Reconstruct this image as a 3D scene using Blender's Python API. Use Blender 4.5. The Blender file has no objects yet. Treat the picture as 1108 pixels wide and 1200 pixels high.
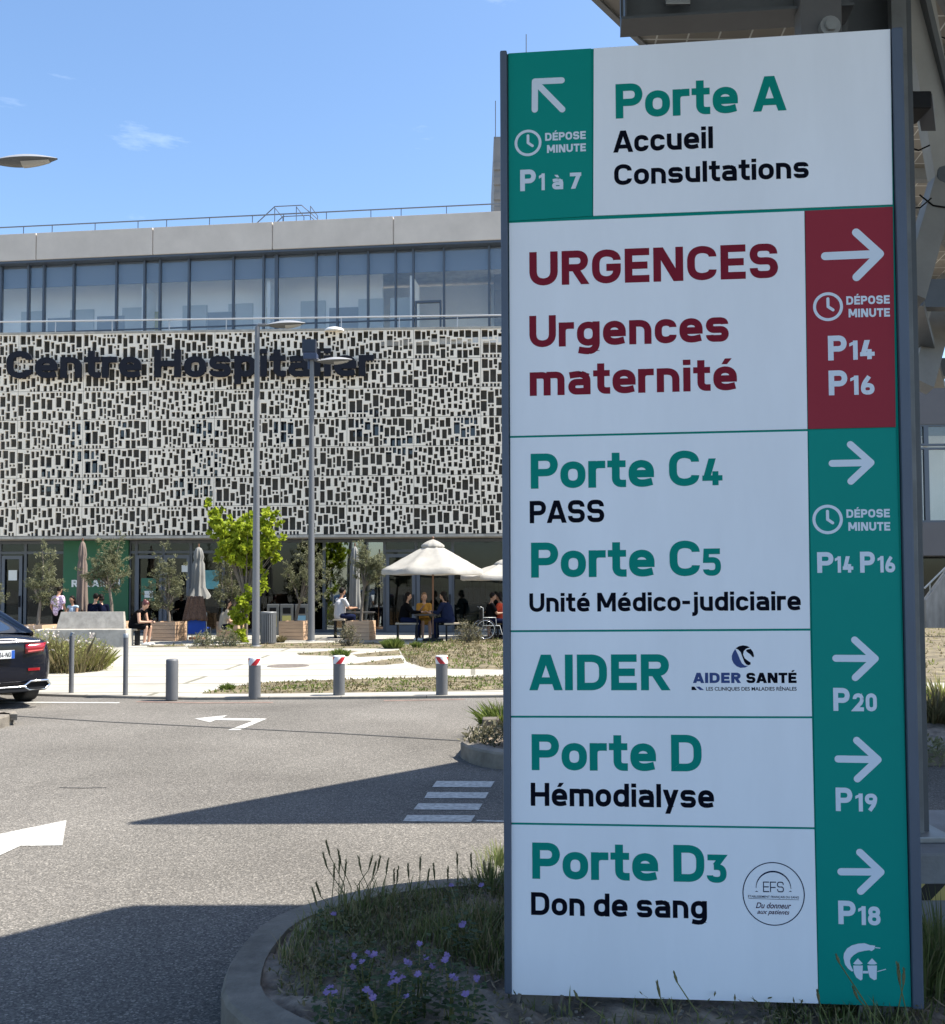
import bpy, bmesh, math, random
import numpy as np
from mathutils import Vector, Matrix, Quaternion
random.seed(7)
scene = bpy.context.scene
col = scene.collection
R = math.radians
V = Vector

# ------------------------------------------------------------------ camera
FPX, PITCH, ROLL, PPX, PPY, CAMH = 1150.0, 0.0400, -0.0038, 554.0, 641.9, 1.6
c_, s_ = math.cos(PITCH), math.sin(PITCH)
r0, u0, dv = V((1, 0, 0)), V((0, -s_, c_)), V((0, c_, s_))
rv = r0*math.cos(ROLL) + u0*math.sin(ROLL)
uv_ = u0*math.cos(ROLL) - r0*math.sin(ROLL)
CAM = V((0, 0, CAMH))
cd = bpy.data.cameras.new("camera"); cam = bpy.data.objects.new("camera", cd); col.objects.link(cam)
cam.matrix_world = Matrix(((rv.x, uv_.x, -dv.x, 0), (rv.y, uv_.y, -dv.y, 0), (rv.z, uv_.z, -dv.z, CAMH), (0, 0, 0, 1)))
cd.sensor_fit = 'HORIZONTAL'; cd.sensor_width = 36; cd.lens = 36*FPX/1108
cd.shift_y = (PPY-600)/1108
cd.clip_start = 0.05; cd.clip_end = 2000
scene.camera = cam

# ------------------------------------------------------------------ sky, sun, exposure
SUN = V((2.7, 0.2, 4.5)).normalized()
EXPOSURE = 1.42; SUN_STRENGTH = 4.35; SKY_STRENGTH = 0.098
w = bpy.data.worlds.new("World"); scene.world = w; w.use_nodes = True
nt = w.node_tree; nt.nodes.clear()
sky = nt.nodes.new("ShaderNodeTexSky"); sky.sky_type = 'NISHITA'; sky.sun_disc = False
sky.sun_elevation = math.asin(SUN.z); sky.sun_rotation = math.atan2(SUN.x, SUN.y)
sky.air_density = 1.0; sky.dust_density = 0.9; sky.ozone_density = 1.0; sky.altitude = 60
bg = nt.nodes.new("ShaderNodeBackground"); bg.inputs[1].default_value = SKY_STRENGTH
tc = nt.nodes.new("ShaderNodeTexCoord"); mp = nt.nodes.new("ShaderNodeMapping"); mp.inputs['Scale'].default_value = (2.0, 2.0, 9.0)
nz = nt.nodes.new("ShaderNodeTexNoise"); nz.inputs['Scale'].default_value = 2.3; nz.inputs['Detail'].default_value = 8; nz.inputs['Roughness'].default_value = .62
rp = nt.nodes.new("ShaderNodeValToRGB"); rp.color_ramp.elements[0].position = .63; rp.color_ramp.elements[1].position = 1.0
rp.color_ramp.elements[1].color = (.55, .55, .55, 1)
mx = nt.nodes.new("ShaderNodeMixRGB"); mx.inputs[2].default_value = (7.5, 8.0, 8.6, 1)
out = nt.nodes.new("ShaderNodeOutputWorld")
L = nt.links.new
L(tc.outputs['Generated'], mp.inputs[0]); L(mp.outputs[0], nz.inputs['Vector']); L(nz.outputs[0], rp.inputs[0]); L(rp.outputs[0], mx.inputs[0])
hs_ = nt.nodes.new('ShaderNodeHueSaturation'); hs_.inputs['Saturation'].default_value = 1.12; L(sky.outputs[0], hs_.inputs['Color']); L(hs_.outputs[0], mx.inputs[1]); L(mx.outputs[0], bg.inputs[0]); L(bg.outputs[0], out.inputs[0])
sd = bpy.data.lights.new("sun", 'SUN'); sd.energy = SUN_STRENGTH; sd.angle = R(.53); sd.color = (1, .94, .84)
so = bpy.data.objects.new("sun", sd); col.objects.link(so); so.location = (20, 5, 40)
so.rotation_euler = SUN.to_track_quat('Z', 'Y').to_euler()
scene.view_settings.view_transform = 'Standard'; scene.view_settings.look = 'None'
scene.view_settings.exposure = EXPOSURE; scene.view_settings.gamma = 1
scene.render.engine = 'CYCLES'
scene.cycles.max_bounces = 8; scene.cycles.transparent_max_bounces = 16
scene.cycles.use_denoising = True

# ------------------------------------------------------------------ pixel -> place helpers (used to survey the positions)
def ray(px, py):
    d = dv*FPX + rv*(px-PPX) - uv_*(py-PPY)
    return d/d.y
def P(px, py, Y): return CAM + ray(px, py)*Y
def G(px, py, z=0.0):
    d = ray(px, py); return CAM + d*((z-CAMH)/d.z)
def on(px, py, M):
    i = M.inverted(); o = i @ CAM; d = i.to_3x3() @ ray(px, py)
    p = o + d*(-o.y/d.y); return p.x, p.z

# ------------------------------------------------------------------ materials
MATS = {}
def mat(name, colr, rough=.6, metal=0., var=0., vscale=3., col2=None, bump=0., bscale=40., spec=.5, detail=5, coord='Object', stretch=None, coat=0., trans=0., islands=None, emit=None):
    if name in MATS: return MATS[name]
    m = bpy.data.materials.new(name); m.use_nodes = True; MATS[name] = m
    n = m.node_tree; b = n.nodes["Principled BSDF"]; l = n.links.new
    c3 = tuple(colr)+(1,)
    b.inputs['Base Color'].default_value = c3; b.inputs['Roughness'].default_value = rough; b.inputs['Metallic'].default_value = metal
    b.inputs['Specular IOR Level'].default_value = spec; b.inputs['Coat Weight'].default_value = coat
    t = None
    if var or bump or col2:
        t = n.nodes.new("ShaderNodeTexCoord"); src = t.outputs[coord]
        if stretch:
            q = n.nodes.new("ShaderNodeMapping"); q.inputs['Scale'].default_value = stretch; l(src, q.inputs[0]); src = q.outputs[0]
    if var or col2:
        z = n.nodes.new("ShaderNodeTexNoise"); z.inputs['Scale'].default_value = vscale; z.inputs['Detail'].default_value = detail; z.inputs['Roughness'].default_value = .65
        l(src, z.inputs['Vector'])
        r = n.nodes.new("ShaderNodeValToRGB"); r.color_ramp.elements[0].position = .33; r.color_ramp.elements[1].position = .67
        a = [max(0, k*(1-var)) for k in colr]; e = [min(1, k*(1+var)) for k in (col2 or colr)]
        r.color_ramp.elements[0].color = tuple(a)+(1,); r.color_ramp.elements[1].color = tuple(e)+(1,)
        l(z.outputs[0], r.inputs[0]); l(r.outputs[0], b.inputs['Base Color'])
    if islands:
        g = n.nodes.new("ShaderNodeNewGeometry"); r = n.nodes.new("ShaderNodeValToRGB")
        k = len(islands)
        while len(r.color_ramp.elements) < k: r.color_ramp.elements.new(.5)
        for i, cc in enumerate(islands):
            r.color_ramp.elements[i].position = i/(k-1); r.color_ramp.elements[i].color = tuple(cc)+(1,)
        l(g.outputs['Random Per Island'], r.inputs[0]); l(r.outputs[0], b.inputs['Base Color'])
        if trans:
            o = n.nodes["Material Output"]; tr = n.nodes.new("ShaderNodeBsdfTranslucent"); ms = n.nodes.new("ShaderNodeMixShader"); ms.inputs[0].default_value = trans
            l(r.outputs[0], tr.inputs[0]); l(b.outputs[0], ms.inputs[1]); l(tr.outputs[0], ms.inputs[2]); l(ms.outputs[0], o.inputs[0])
    if bump:
        z2 = n.nodes.new("ShaderNodeTexNoise"); z2.inputs['Scale'].default_value = bscale; z2.inputs['Detail'].default_value = 4
        l(src, z2.inputs['Vector']); bp = n.nodes.new("ShaderNodeBump"); bp.inputs['Strength'].default_value = bump; bp.inputs['Distance'].default_value = .01
        l(z2.outputs[0], bp.inputs['Height']); l(bp.outputs[0], b.inputs['Normal'])
    if emit:
        b.inputs['Emission Color'].default_value = tuple(emit[:3])+(1,); b.inputs['Emission Strength'].default_value = emit[3]
    return m

def glass(name, tint, refl=.12, rough=.02):
    m = bpy.data.materials.new(name); m.use_nodes = True; n = m.node_tree; n.nodes.clear(); l = n.links.new
    o = n.nodes.new("ShaderNodeOutputMaterial"); t = n.nodes.new("ShaderNodeBsdfTransparent"); t.inputs[0].default_value = tuple(tint)+(1,)
    g = n.nodes.new("ShaderNodeBsdfGlossy"); g.inputs['Roughness'].default_value = rough; g.inputs[0].default_value = (.92, .97, 1, 1)
    lw = n.nodes.new("ShaderNodeLayerWeight"); lw.inputs[0].default_value = .25
    ma = n.nodes.new("ShaderNodeMath"); ma.operation = 'MULTIPLY_ADD'; ma.inputs[1].default_value = .6; ma.inputs[2].default_value = refl; ma.use_clamp = True
    tcx = n.nodes.new("ShaderNodeTexCoord"); nz = n.nodes.new("ShaderNodeTexNoise"); nz.inputs['Scale'].default_value = .45; nz.inputs['Detail'].default_value = 1
    bp = n.nodes.new("ShaderNodeBump"); bp.inputs['Strength'].default_value = .06; bp.inputs['Distance'].default_value = .3
    l(tcx.outputs['Object'], nz.inputs['Vector']); l(nz.outputs[0], bp.inputs['Height']); l(bp.outputs[0], g.inputs['Normal'])
    mx = n.nodes.new("ShaderNodeMixShader")
    l(lw.outputs['Fresnel'], ma.inputs[0]); l(ma.outputs[0], mx.inputs[0]); l(t.outputs[0], mx.inputs[1]); l(g.outputs[0], mx.inputs[2]); l(mx.outputs[0], o.inputs[0])
    MATS[name] = m; return m

# ------------------------------------------------------------------ mesh builder
class MB:
    def __init__(s): s.v = []; s.f = []; s.sm = set()
    def add(s, vs, fs, M=None, smooth=False):
        o = len(s.v)
        s.v += [tuple(M @ V(p)) if M is not None else tuple(p) for p in vs]
        if smooth: s.sm.update(range(len(s.f), len(s.f)+len(fs)))
        s.f += [tuple(i+o for i in f) for f in fs]; return s
    def box(s, a, b, M=None):
        (x0, y0, z0), (x1, y1, z1) = a, b
        return s.add([(x0,y0,z0),(x1,y0,z0),(x1,y1,z0),(x0,y1,z0),(x0,y0,z1),(x1,y0,z1),(x1,y1,z1),(x0,y1,z1)],
            [(0,3,2,1),(4,5,6,7),(0,1,5,4),(1,2,6,5),(2,3,7,6),(3,0,4,7)], M)
    def cbox(s, c, d, M=None):
        return s.box([c[i]-d[i]/2 for i in range(3)], [c[i]+d[i]/2 for i in range(3)], M)
    def bbox(s, a, b, r=.02, M=None):            # box with bevelled edges
        bm = bmesh.new(); bmesh.ops.create_cube(bm, size=1)
        for v in bm.verts: v.co = V([(a[i]+b[i])/2 + v.co[i]*(b[i]-a[i]) for i in range(3)])
        bmesh.ops.bevel(bm, geom=bm.edges[:], offset=r, segments=2, profile=.6, affect='EDGES')
        bm.verts.index_update(); s.add([v.co.copy() for v in bm.verts], [[v.index for v in f.verts] for f in bm.faces], M); bm.free(); return s
    def tube(s, pts, rad, n=10, M=None, caps=True, smooth=True):
        pts = [V(p) for p in pts]; k = len(pts)
        if not hasattr(rad, '__len__'): rad = [rad]*k
        t0 = (pts[1]-pts[0]).normalized(); up = V((0,0,1)) if abs(t0.z) < .9 else V((1,0,0))
        a = t0.cross(up).normalized(); vs = []; fs = []
        for i in range(k):
            t = (pts[min(i+1,k-1)]-pts[max(i-1,0)]).normalized()
            a = (a - t*a.dot(t)).normalized(); b = t.cross(a)
            for j in range(n):
                th = 2*math.pi*j/n; vs.append(pts[i]+(a*math.cos(th)+b*math.sin(th))*rad[i])
        for i in range(k-1):
            for j in range(n):
                q = (j+1) % n; fs.append((i*n+j, i*n+q, (i+1)*n+q, (i+1)*n+j))
        s.add(vs, fs, M, smooth)
        if caps: s.add(vs[:n], [tuple(range(n))[::-1]], M); s.add(vs[-n:], [tuple(range(n))], M)
        return s
    def beam(s, p, q, wx, wz, M=None, up=(0,0,1)):  # rectangular bar
        p, q = V(p), V(q); t = (q-p).normalized(); a = t.cross(V(up)).normalized(); b = a.cross(t)
        vs = [x + a*i*wx/2 + b*j*wz/2 for x in (p, q) for i, j in ((-1,-1),(1,-1),(1,1),(-1,1))]
        return s.add(vs, [(3,2,1,0),(4,5,6,7),(0,1,5,4),(1,2,6,5),(2,3,7,6),(3,0,4,7)], M)
    def lathe(s, prof, c=(0,0,0), n=20, M=None, smooth=True):
        vs = []; fs = []; k = len(prof)
        for r, z in prof:
            for j in range(n):
                th = 2*math.pi*j/n; vs.append((c[0]+r*math.cos(th), c[1]+r*math.sin(th), c[2]+z))
        for i in range(k-1):
            for j in range(n):
                q = (j+1) % n; fs.append((i*n+j, i*n+q, (i+1)*n+q, (i+1)*n+j))
        s.add(vs, fs, M, smooth)
        s.add(vs[:n], [tuple(range(n))[::-1]], M); s.add(vs[-n:], [tuple(range(n))], M); return s
    def ball(s, c, r, n=12, M=None):
        if not hasattr(r, '__len__'): r = (r, r, r)
        m = n//2; vs = [(c[0]+r[0]*math.sin(math.pi*i/m)*math.cos(2*math.pi*j/n), c[1]+r[1]*math.sin(math.pi*i/m)*math.sin(2*math.pi*j/n), c[2]+r[2]*math.cos(math.pi*i/m)) for i in range(1, m) for j in range(n)]
        fs = [(i*n+j, (i+1)*n+j, (i+1)*n+(j+1)%n, i*n+(j+1)%n) for i in range(m-2) for j in range(n)]
        vs += [(c[0], c[1], c[2]+r[2]), (c[0], c[1], c[2]-r[2])]; a = len(vs)-2
        fs += [(a, j, (j+1)%n) for j in range(n)] + [(a+1, (m-2)*n+(j+1)%n, (m-2)*n+j) for j in range(n)]
        return s.add(vs, fs, M, True)
    def prism(s, poly, z0, z1, M=None):
        n = len(poly); vs = [(p[0], p[1], z0) for p in poly] + [(p[0], p[1], z1) for p in poly]
        return s.add(vs, [tuple(range(n))[::-1], tuple(range(n, 2*n))] + [(i, (i+1)%n, n+(i+1)%n, n+i) for i in range(n)], M)
    def sheet(s, poly, z=0, M=None):
        return s.add([(p[0], p[1], p[2] if len(p) > 2 and z is None else (z or 0)) for p in poly], [tuple(range(len(poly)))], M)
    def leaf(s, p, d, nrm, ln, wd, bend=0.):
        d = d.normalized(); sd = d.cross(nrm)
        if sd.length < 1e-4: sd = d.orthogonal()
        sd.normalize(); n2 = sd.cross(d)
        s.add([p, p+d*ln*.5+sd*wd/2, p+d*ln+n2*bend, p+d*ln*.5-sd*wd/2], [(0,1,2,3)])
    def mesh(s, name, m):
        me = bpy.data.meshes.new(name); me.from_pydata([tuple(p) for p in s.v], [], s.f); me.update()
        if s.sm:
            fl = np.zeros(len(s.f), bool); fl[list(s.sm)] = True; me.polygons.foreach_set('use_smooth', fl)
        if m: me.materials.append(m)
        return me
    def build(s, name, m, parent=None, fix=False):
        me = s.mesh(name, m)
        if fix:
            bm = bmesh.new(); bm.from_mesh(me); bmesh.ops.recalc_face_normals(bm, faces=bm.faces[:]); bm.to_mesh(me); bm.free()
        return link(bpy.data.objects.new(name, me), parent)
def link(o, parent=None):
    col.objects.link(o)
    if parent is not None:
        o.parent = parent
        if parent.type == 'EMPTY':
            o.matrix_parent_inverse = (Matrix.Translation(parent.location) @ parent.rotation_euler.to_matrix().to_4x4()).inverted()
    return o
def tag(o, label=None, cat=None, group=None, kind=None):
    for k, v in (('label', label), ('category', cat), ('group', group), ('kind', kind)):
        if v: o[k] = v
    return o
def thing(name, label, cat, loc=(0,0,0), group=None, rz=0):
    o = bpy.data.objects.new(name, None); o.location = loc; o.rotation_euler = (0,0,rz); o.empty_display_size = .2; col.objects.link(o)
    return tag(o, label, cat, group)
def dup(root, loc, rz=0, label=None, scale=1.):
    r = root.copy(); col.objects.link(r); r.location = loc; r.rotation_euler = (0,0,rz); r.scale = (scale,)*3
    if label: r['label'] = label
    for ch in list(root.children):
        c = ch.copy(); col.objects.link(c); c.parent = r
        for g in list(ch.children):
            d = g.copy(); col.objects.link(d); d.parent = c
    return r
def struct(name, mb, m):
    return tag(mb.build(name, m), kind='structure')
def T(x, y, z=0, rz=0): return Matrix.Translation((x, y, z)) @ Matrix.Rotation(rz, 4, 'Z')

# ------------------------------------------------------------------ stroke lettering (rounded grotesque drawn as strokes)
def fillet(pts, closed):
    out = []; n = len(pts)
    for i, p in enumerate(pts):
        x, y = p[0], p[1]; r = p[2] if len(p) > 2 else 0
        if r <= 0 or (not closed and i in (0, n-1)): out.append((x, y)); continue
        a = V((pts[i-1][0]-x, pts[i-1][1]-y)); b = V((pts[(i+1) % n][0]-x, pts[(i+1) % n][1]-y))
        la, lb = a.length, b.length; a /= la; b /= lb
        p0 = V((x, y))+a*min(r, la*.98); p1 = V((x, y))+b*min(r, lb*.98)
        for k in range(9):
            t = k/8; out.append(tuple((1-t)**2*p0 + 2*t*(1-t)*(V((x, y))*(.9)+(p0+p1)*.05) + t*t*p1))
    res = [out[0]]
    for q in out[1:]:
        if (V(q)-V(res[-1])).length > 1e-4: res.append(q)
    if closed and (V(res[0])-V(res[-1])).length < 1e-4: res.pop()
    return res
def strip(pts, w, closed=False):
    pts = [V(p) for p in pts]; n = len(pts); Ls = []; Rs = []
    for i in range(n):
        if closed: a, b = pts[i]-pts[i-1], pts[(i+1) % n]-pts[i]
        else:
            a = pts[i]-pts[i-1] if i else pts[1]-pts[0]; b = pts[i+1]-pts[i] if i < n-1 else pts[n-1]-pts[n-2]
        a = a.normalized(); b = b.normalized(); na = V((-a.y, a.x)); nb = V((-b.y, b.x)); m = (na+nb)
        m = m/max(m.length, 1e-6); k = 1/max(.35, m.dot(na)); Ls.append(pts[i]+m*k*w/2); Rs.append(pts[i]-m*k*w/2)
    q = []
    for i in range(n if closed else n-1):
        j = (i+1) % n; q.append([Rs[i], Rs[j], Ls[j], Ls[i]])
    return q
def glyph(ch, w):
    """list of strokes (each a list of quads) and the advance width, cap height 1"""
    h = w/2; X = .76; D = -.27+h; S = []; Tt = 1-h; Tx = X-h; B = h
    def st(pts, closed=False): S.append(strip(fillet(pts, closed), w, closed))
    def q(*p): S.append([[V(a) for a in p]])
    def para(x0, y0, x1, y1, k=1.1): a = w*k/2; q((x0-a, y0), (x0+a, y0), (x1+a, y1), (x1-a, y1))
    def rect(x0, y0, x1, y1): q((x0, y0), (x1, y0), (x1, y1), (x0, y1))
    acc = None
    if ch in 'éÉ': acc = 1
    if ch == 'à': acc = -1
    c = {'é': 'e', 'É': 'E', 'à': 'a'}.get(ch, ch); W = .7
    if c == ' ': return [], .40
    if c == 'A':
        W = .90; k = 1.08; a = w*k/2; para(a, 0, W/2-.02, 1, k); para(W-a, 0, W/2+.02, 1, k); rect(.2, .17, W-.2, .17+w*.92)
    elif c in 'CG':
        W = .80; Lx, Rx = h, W-h; rr = (Rx-Lx)/2; e = [(Rx, .68), (Rx, Tt, rr), (Lx, Tt, rr), (Lx, B, rr), (Rx, B, rr)]
        st(e+([(Rx, .30)] if c == 'C' else [(Rx, .47), (W*.5, .47)]))
    elif c == 'D': W = .80; st([(h, B), (h, Tt), (W-h, Tt, .30), (W-h, B, .30)], True)
    elif c in 'EFL':
        W = .68 if c != 'L' else .62
        if c == 'E': st([(W, Tt), (h, Tt), (h, B), (W, B)]); rect(h, .5-h, W-.05, .5+h)
        elif c == 'F': st([(W, Tt), (h, Tt), (h, 0)]); rect(h, .45-h, W-.06, .45+h)
        else: st([(h, 1), (h, B), (W, B)])
    elif c == 'H': W = .82; rect(0, 0, w, 1); rect(W-w, 0, W, 1); rect(w*.5, .5-h, W-w*.5, .5+h)
    elif c == 'I': W = w; rect(0, 0, w, 1)
    elif c == 'M': W = .98; rect(0, 0, w, 1); rect(W-w, 0, W, 1); para(h+.02, 1, W/2, .2, 1.1); para(W-h-.02, 1, W/2, .2, 1.1)
    elif c == 'N': W = .82; rect(0, 0, w, 1); rect(W-w, 0, W, 1); para(h+.03, 1, W-h-.03, 0, 1.25)
    elif c == 'O': W = .82; rr = (W-w)/2; st([(h, B, rr), (h, Tt, rr), (W-h, Tt, rr), (W-h, B, rr)], True)
    elif c in 'PR':
        W = .74; ym = (.35 if c == 'P' else .39)+h; rr = (Tt-ym)/2; rect(0, 0, w, 1)
        st([(h, Tt), (W-h, Tt, rr), (W-h, ym, rr), (h, ym)])
        if c == 'R': para(W*.48, ym, W-w*.54+.03, 0, 1.12)
    elif c in 'Ss':
        t = 1 if c == 'S' else X; W = .76 if c == 'S' else .66; T2 = t-h; mid = t/2; rr = min((W-w)/2, (T2-mid)/2*1.0); r2 = (T2-mid)/2*.99
        e = .04 if c == 's' else .0
        st([(W-h-.01, t*.70+e*.3), (W-h-.01, T2, r2), (h, T2, r2), (h, mid, r2), (W-h, mid, r2), (W-h, B, r2), (h-.0, B, r2), (h-.0, t*.30-e*.3)])
    elif c == 'T': W = .74; rect(0, 1-w, W, 1); rect(W/2-h, 0, W/2+h, 1-h)
    elif c == 'U': W = .80; rr = (W-w)/2; st([(h, 1), (h, B, rr), (W-h, B, rr), (W-h, 1)])
    elif c == 'a':
        W = .66; rr = (W-w)/2*.95; st([(.04, Tx-.035), (W*.34, Tx, .12), (W-h, Tx, rr), (W-h, 0)])
        ym = .40; rb = (ym-B)/2; st([(W-h, ym), (h, ym, rb), (h, B, rb), (W-h, B)])
    elif c in 'co':
        W = .68 if c == 'o' else .64; rr = (W-w)/2; Rx = W-h
        if c == 'o': st([(h, B, rr), (h, Tx, rr), (Rx, Tx, rr), (Rx, B, rr)], True)
        else: st([(Rx, X*.66), (Rx, Tx, rr), (h, Tx, rr), (h, B, rr), (Rx, B, rr), (Rx, X*.34)])
    elif c in 'dgpqb':
        W = .68; rr = (W-w)/2; st([(h, B, rr), (h, Tx, rr), (W-h, Tx, rr), (W-h, B, rr)], True)
        if c == 'd': rect(W-w, 0, W, 1)
        if c == 'p': rect(0, -.27, w, X)
        if c == 'b': rect(0, 0, w, 1)
        if c == 'q': rect(W-w, -.27, W, X)
        if c == 'g': st([(W-h, X), (W-h, D, rr), (W*.40, D, .12), (.05, D+.045)])
    elif c == 'e':
        W = .68; rr = (W-w)/2; m = X*.49; st([(W-h, m-h), (W-h, Tx, rr), (h, Tx, rr), (h, B, rr), (W*.64, B, .06), (W-.05, B+.045)]); rect(h, m-h, W-h, m+h)
    elif c in 'hn':
        W = .66; rr = (W-w)/2; rect(0, 0, w, 1 if c == 'h' else X); st([(h, Tx), (W-h, Tx, rr*1.1), (W-h, 0)])
    elif c == 'm':
        W = 1.04; rect(0, 0, w, X); m = W/2; rr = .16; st([(h, Tx), (m, Tx, rr), (m, 0)]); st([(m-.02, Tx), (W-h, Tx, rr), (W-h, 0)])
    elif c == 'i': W = w; rect(0, 0, w, X); rect(-.005, .84, w+.005, 1.01)
    elif c == 'l': W = w; rect(0, 0, w, 1.0)
    elif c == 'j': W = w+.10; st([(W-h, X), (W-h, D, .14), (0, D)]); rect(W-w, .84, W, 1.01)
    elif c == 'r': W = .46; rect(0, 0, w, X); st([(h, .35), (h, Tx, .17), (W, Tx)])
    elif c == 't': W = .50; x = .12+h; st([(x, .98), (x, B, .16), (W, B)]); rect(0, X-w*.92, W-.01, X)
    elif c == 'u': W = .66; rr = (W-w)/2; rect(W-w, 0, W, X); st([(h, X), (h, B, rr), (W-h, B)])
    elif c == 'y': W = .68; a = w*1.08/2; para(a, X, W/2+.01, .03, 1.08); para(W-a, X, W*.30, -.27, 1.08)
    elif c == '-': W = .40; rect(0, .36, W, .36+w*.9)
    elif c == 'x': W = .66; a = w*.55; para(a, 0, W-a, X); para(W-a, 0, a, X)
    elif c == '0': W = .66; rr = (W-w)/2; st([(h, B, rr), (h, Tt, rr), (W-h, Tt, rr), (W-h, B, rr)], True)
    elif c == '1': W = .40; rect(W-w, 0, W, 1); q((0, .70), (W-w*.5, .82), (W-w*.5, 1), (0, .86))
    elif c == '2': W = .66; rr = (W-w)/2; st([(h, .68), (h, Tt, rr), (W-h, Tt, rr), (W-h, .54, .16), (h+.03, B), (W, B)])
    elif c == '3': W = .66; rb = .2; st([(.03, Tt), (W-h-.05, Tt), (W*.45, .60)]); st([(W*.36, .56), (W-h, .56, rb), (W-h, B, rb), (h, B, rb), (h, .26)])
    elif c == '4': W = .70; para(w*.62, .20, W*.50, 1, 1.2); rect(0, .17, W, .17+w*.95); rect(W*.80-w, 0, W*.80, .52)
    elif c == '5': W = .66; rb = .2; st([(W-.03, Tt), (h+.02, Tt), (h, .58), (W-h, .58, rb), (W-h, B, rb), (h, B, rb), (h, .24)])
    elif c in '69':
        W = .66; e = .60-h; rb = min((W-w)/2, (e-B)/2)*.97; A = [(h, B, rb), (h, e, rb), (W-h, e, rb), (W-h, B, rb)]; Bq = [(h, .30), (h+.0, .52, .22), (W*.62, 1-w*.25)]
        if c == '9': A = [(W-x, 1-y, r) for x, y, r in A]; Bq = [(W-p[0], 1-p[1])+tuple(p[2:]) for p in Bq]
        st(A, True); st(Bq)
    elif c == '7': W = .62; rect(0, 1-w, W, 1); para(W-w*.56, 1-w*.4, W*.28, 0, 1.1)
    elif c == '8':
        W = .66; m = .53; r1 = (Tt-m)/2; r2 = (m-B)/2*.98
        st([(h+.02, m, r1), (h+.02, Tt, r1), (W-h-.02, Tt, r1), (W-h-.02, m, r1)], True); st([(h, B, r2), (h, m, r2), (W-h, m, r2), (W-h, B, r2)], True)
    if acc:
        t = 1.0 if c == 'E' else X; m = W/2
        if acc > 0: q((m-.10, t+.07), (m+.06, t+.07), (m+.20, t+.25), (m+.0, t+.25))
        else: q((m-.06, t+.07), (m+.10, t+.07), (m+.0, t+.25), (m-.20, t+.25))
    return S, W
LEVEL = [0]
def put_text(mb, s, M, a, b, cap, w=.21, y=0., th=0., gap=.09, thick=False, only=None):
    """letter s on plane M from baseline-left a to baseline-right b (local x,z); cap height in metres"""
    sb = {'A': .08, 'T': .05, 'y': .05, 't': .05, 'r': .04, 'P': .05, 'o': .02, 'c': .02, 'e': .02}
    adv = []; x = 0; prev = None; wi = 0
    for ch in s:
        S, W = glyph(ch, w)
        if prev is not None and ch != ' ' and prev != ' ': x += gap+w*.10-(sb.get(ch, 0)+sb.get(prev, 0))*.6
        adv.append((x, S if only is None or wi == only else [])); x += W; prev = ch; wi += ch == ' '
    sx = (b[0]-a[0])/x; sl = (b[1]-a[1])/(b[0]-a[0])
    for gx, S in adv:
        for k, st in enumerate(S):
            for iq, qd in enumerate(st):
                yy = y - 1.5e-4*k - 8e-6*iq - (.002 if k and thick else 0)
                pts = [(a[0]+(gx+p.x)*sx, yy, a[1]+(gx+p.x)*sx*sl+p.y*cap) for p in qd]
                if not thick: mb.add(pts, [(0,1,2,3)], M)
                else:
                    yb = thick + 1e-4*k
                    mb.add([(p[0], yy-1e-3*k, p[2]) for p in pts]+[(p[0], yb+8e-6*iq, p[2]) for p in pts], [(0,1,2,3),(7,6,5,4),(0,4,5,1),(1,5,6,2),(2,6,7,3),(3,7,4,0)], M)
def put_line(mb, M, pts, w, y, round_=True, closed=False):
    """polyline of constant width with round ends on plane M"""
    if closed:
        for qd in strip(pts, w, True): mb.add([(p.x, y, p.y) for p in qd], [(0,1,2,3)], M)
        return
    for i in range(len(pts)-1):
        a, b = V(pts[i]), V(pts[i+1]); d = (b-a).normalized(); n = V((-d.y, d.x)); poly = []
        k = 8 if round_ else 1
        if round_:
            for j in range(k+1): t = -math.pi/2+math.pi*j/k; poly.append(b+(d*math.cos(t)+n*math.sin(t))*w/2)
            for j in range(k+1): t = math.pi/2+math.pi*j/k; poly.append(a+(d*math.cos(t)+n*math.sin(t))*w/2)
        else: poly = [a-n*w/2, b-n*w/2, b+n*w/2, a+n*w/2]
        mb.add([(p.x, y-4e-5*i, p.y) for p in poly], [tuple(range(len(poly)))], M)
def put_poly(mb, M, pts, y): mb.add([(p[0], y, p[1]) for p in pts], [tuple(range(len(pts)))], M)
def font_text(name, s, M, a, b, cap, m, parent, y, shear=0.):
    c = bpy.data.curves.new(name, 'FONT'); c.body = s; c.size = 1; c.shear = shear; c.offset = .014
    o = bpy.data.objects.new(name, c); me = bpy.data.meshes.new_from_object(o)
    xs = np.array([v.co[:] for v in me.vertices]); x0, x1 = xs[:, 0].min(), xs[:, 0].max(); sx = (b[0]-a[0])/(x1-x0); sl = (b[1]-a[1])/(b[0]-a[0]); sz = cap/.73
    for v in me.vertices:
        X = (v.co.x-x0)*sx; v.co = M @ V((a[0]+X, y, a[1]+X*sl+v.co.y*sz))
    bpy.data.objects.remove(o); me.materials.append(m); me.name = name
    return link(bpy.data.objects.new(name, me), parent)

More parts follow.
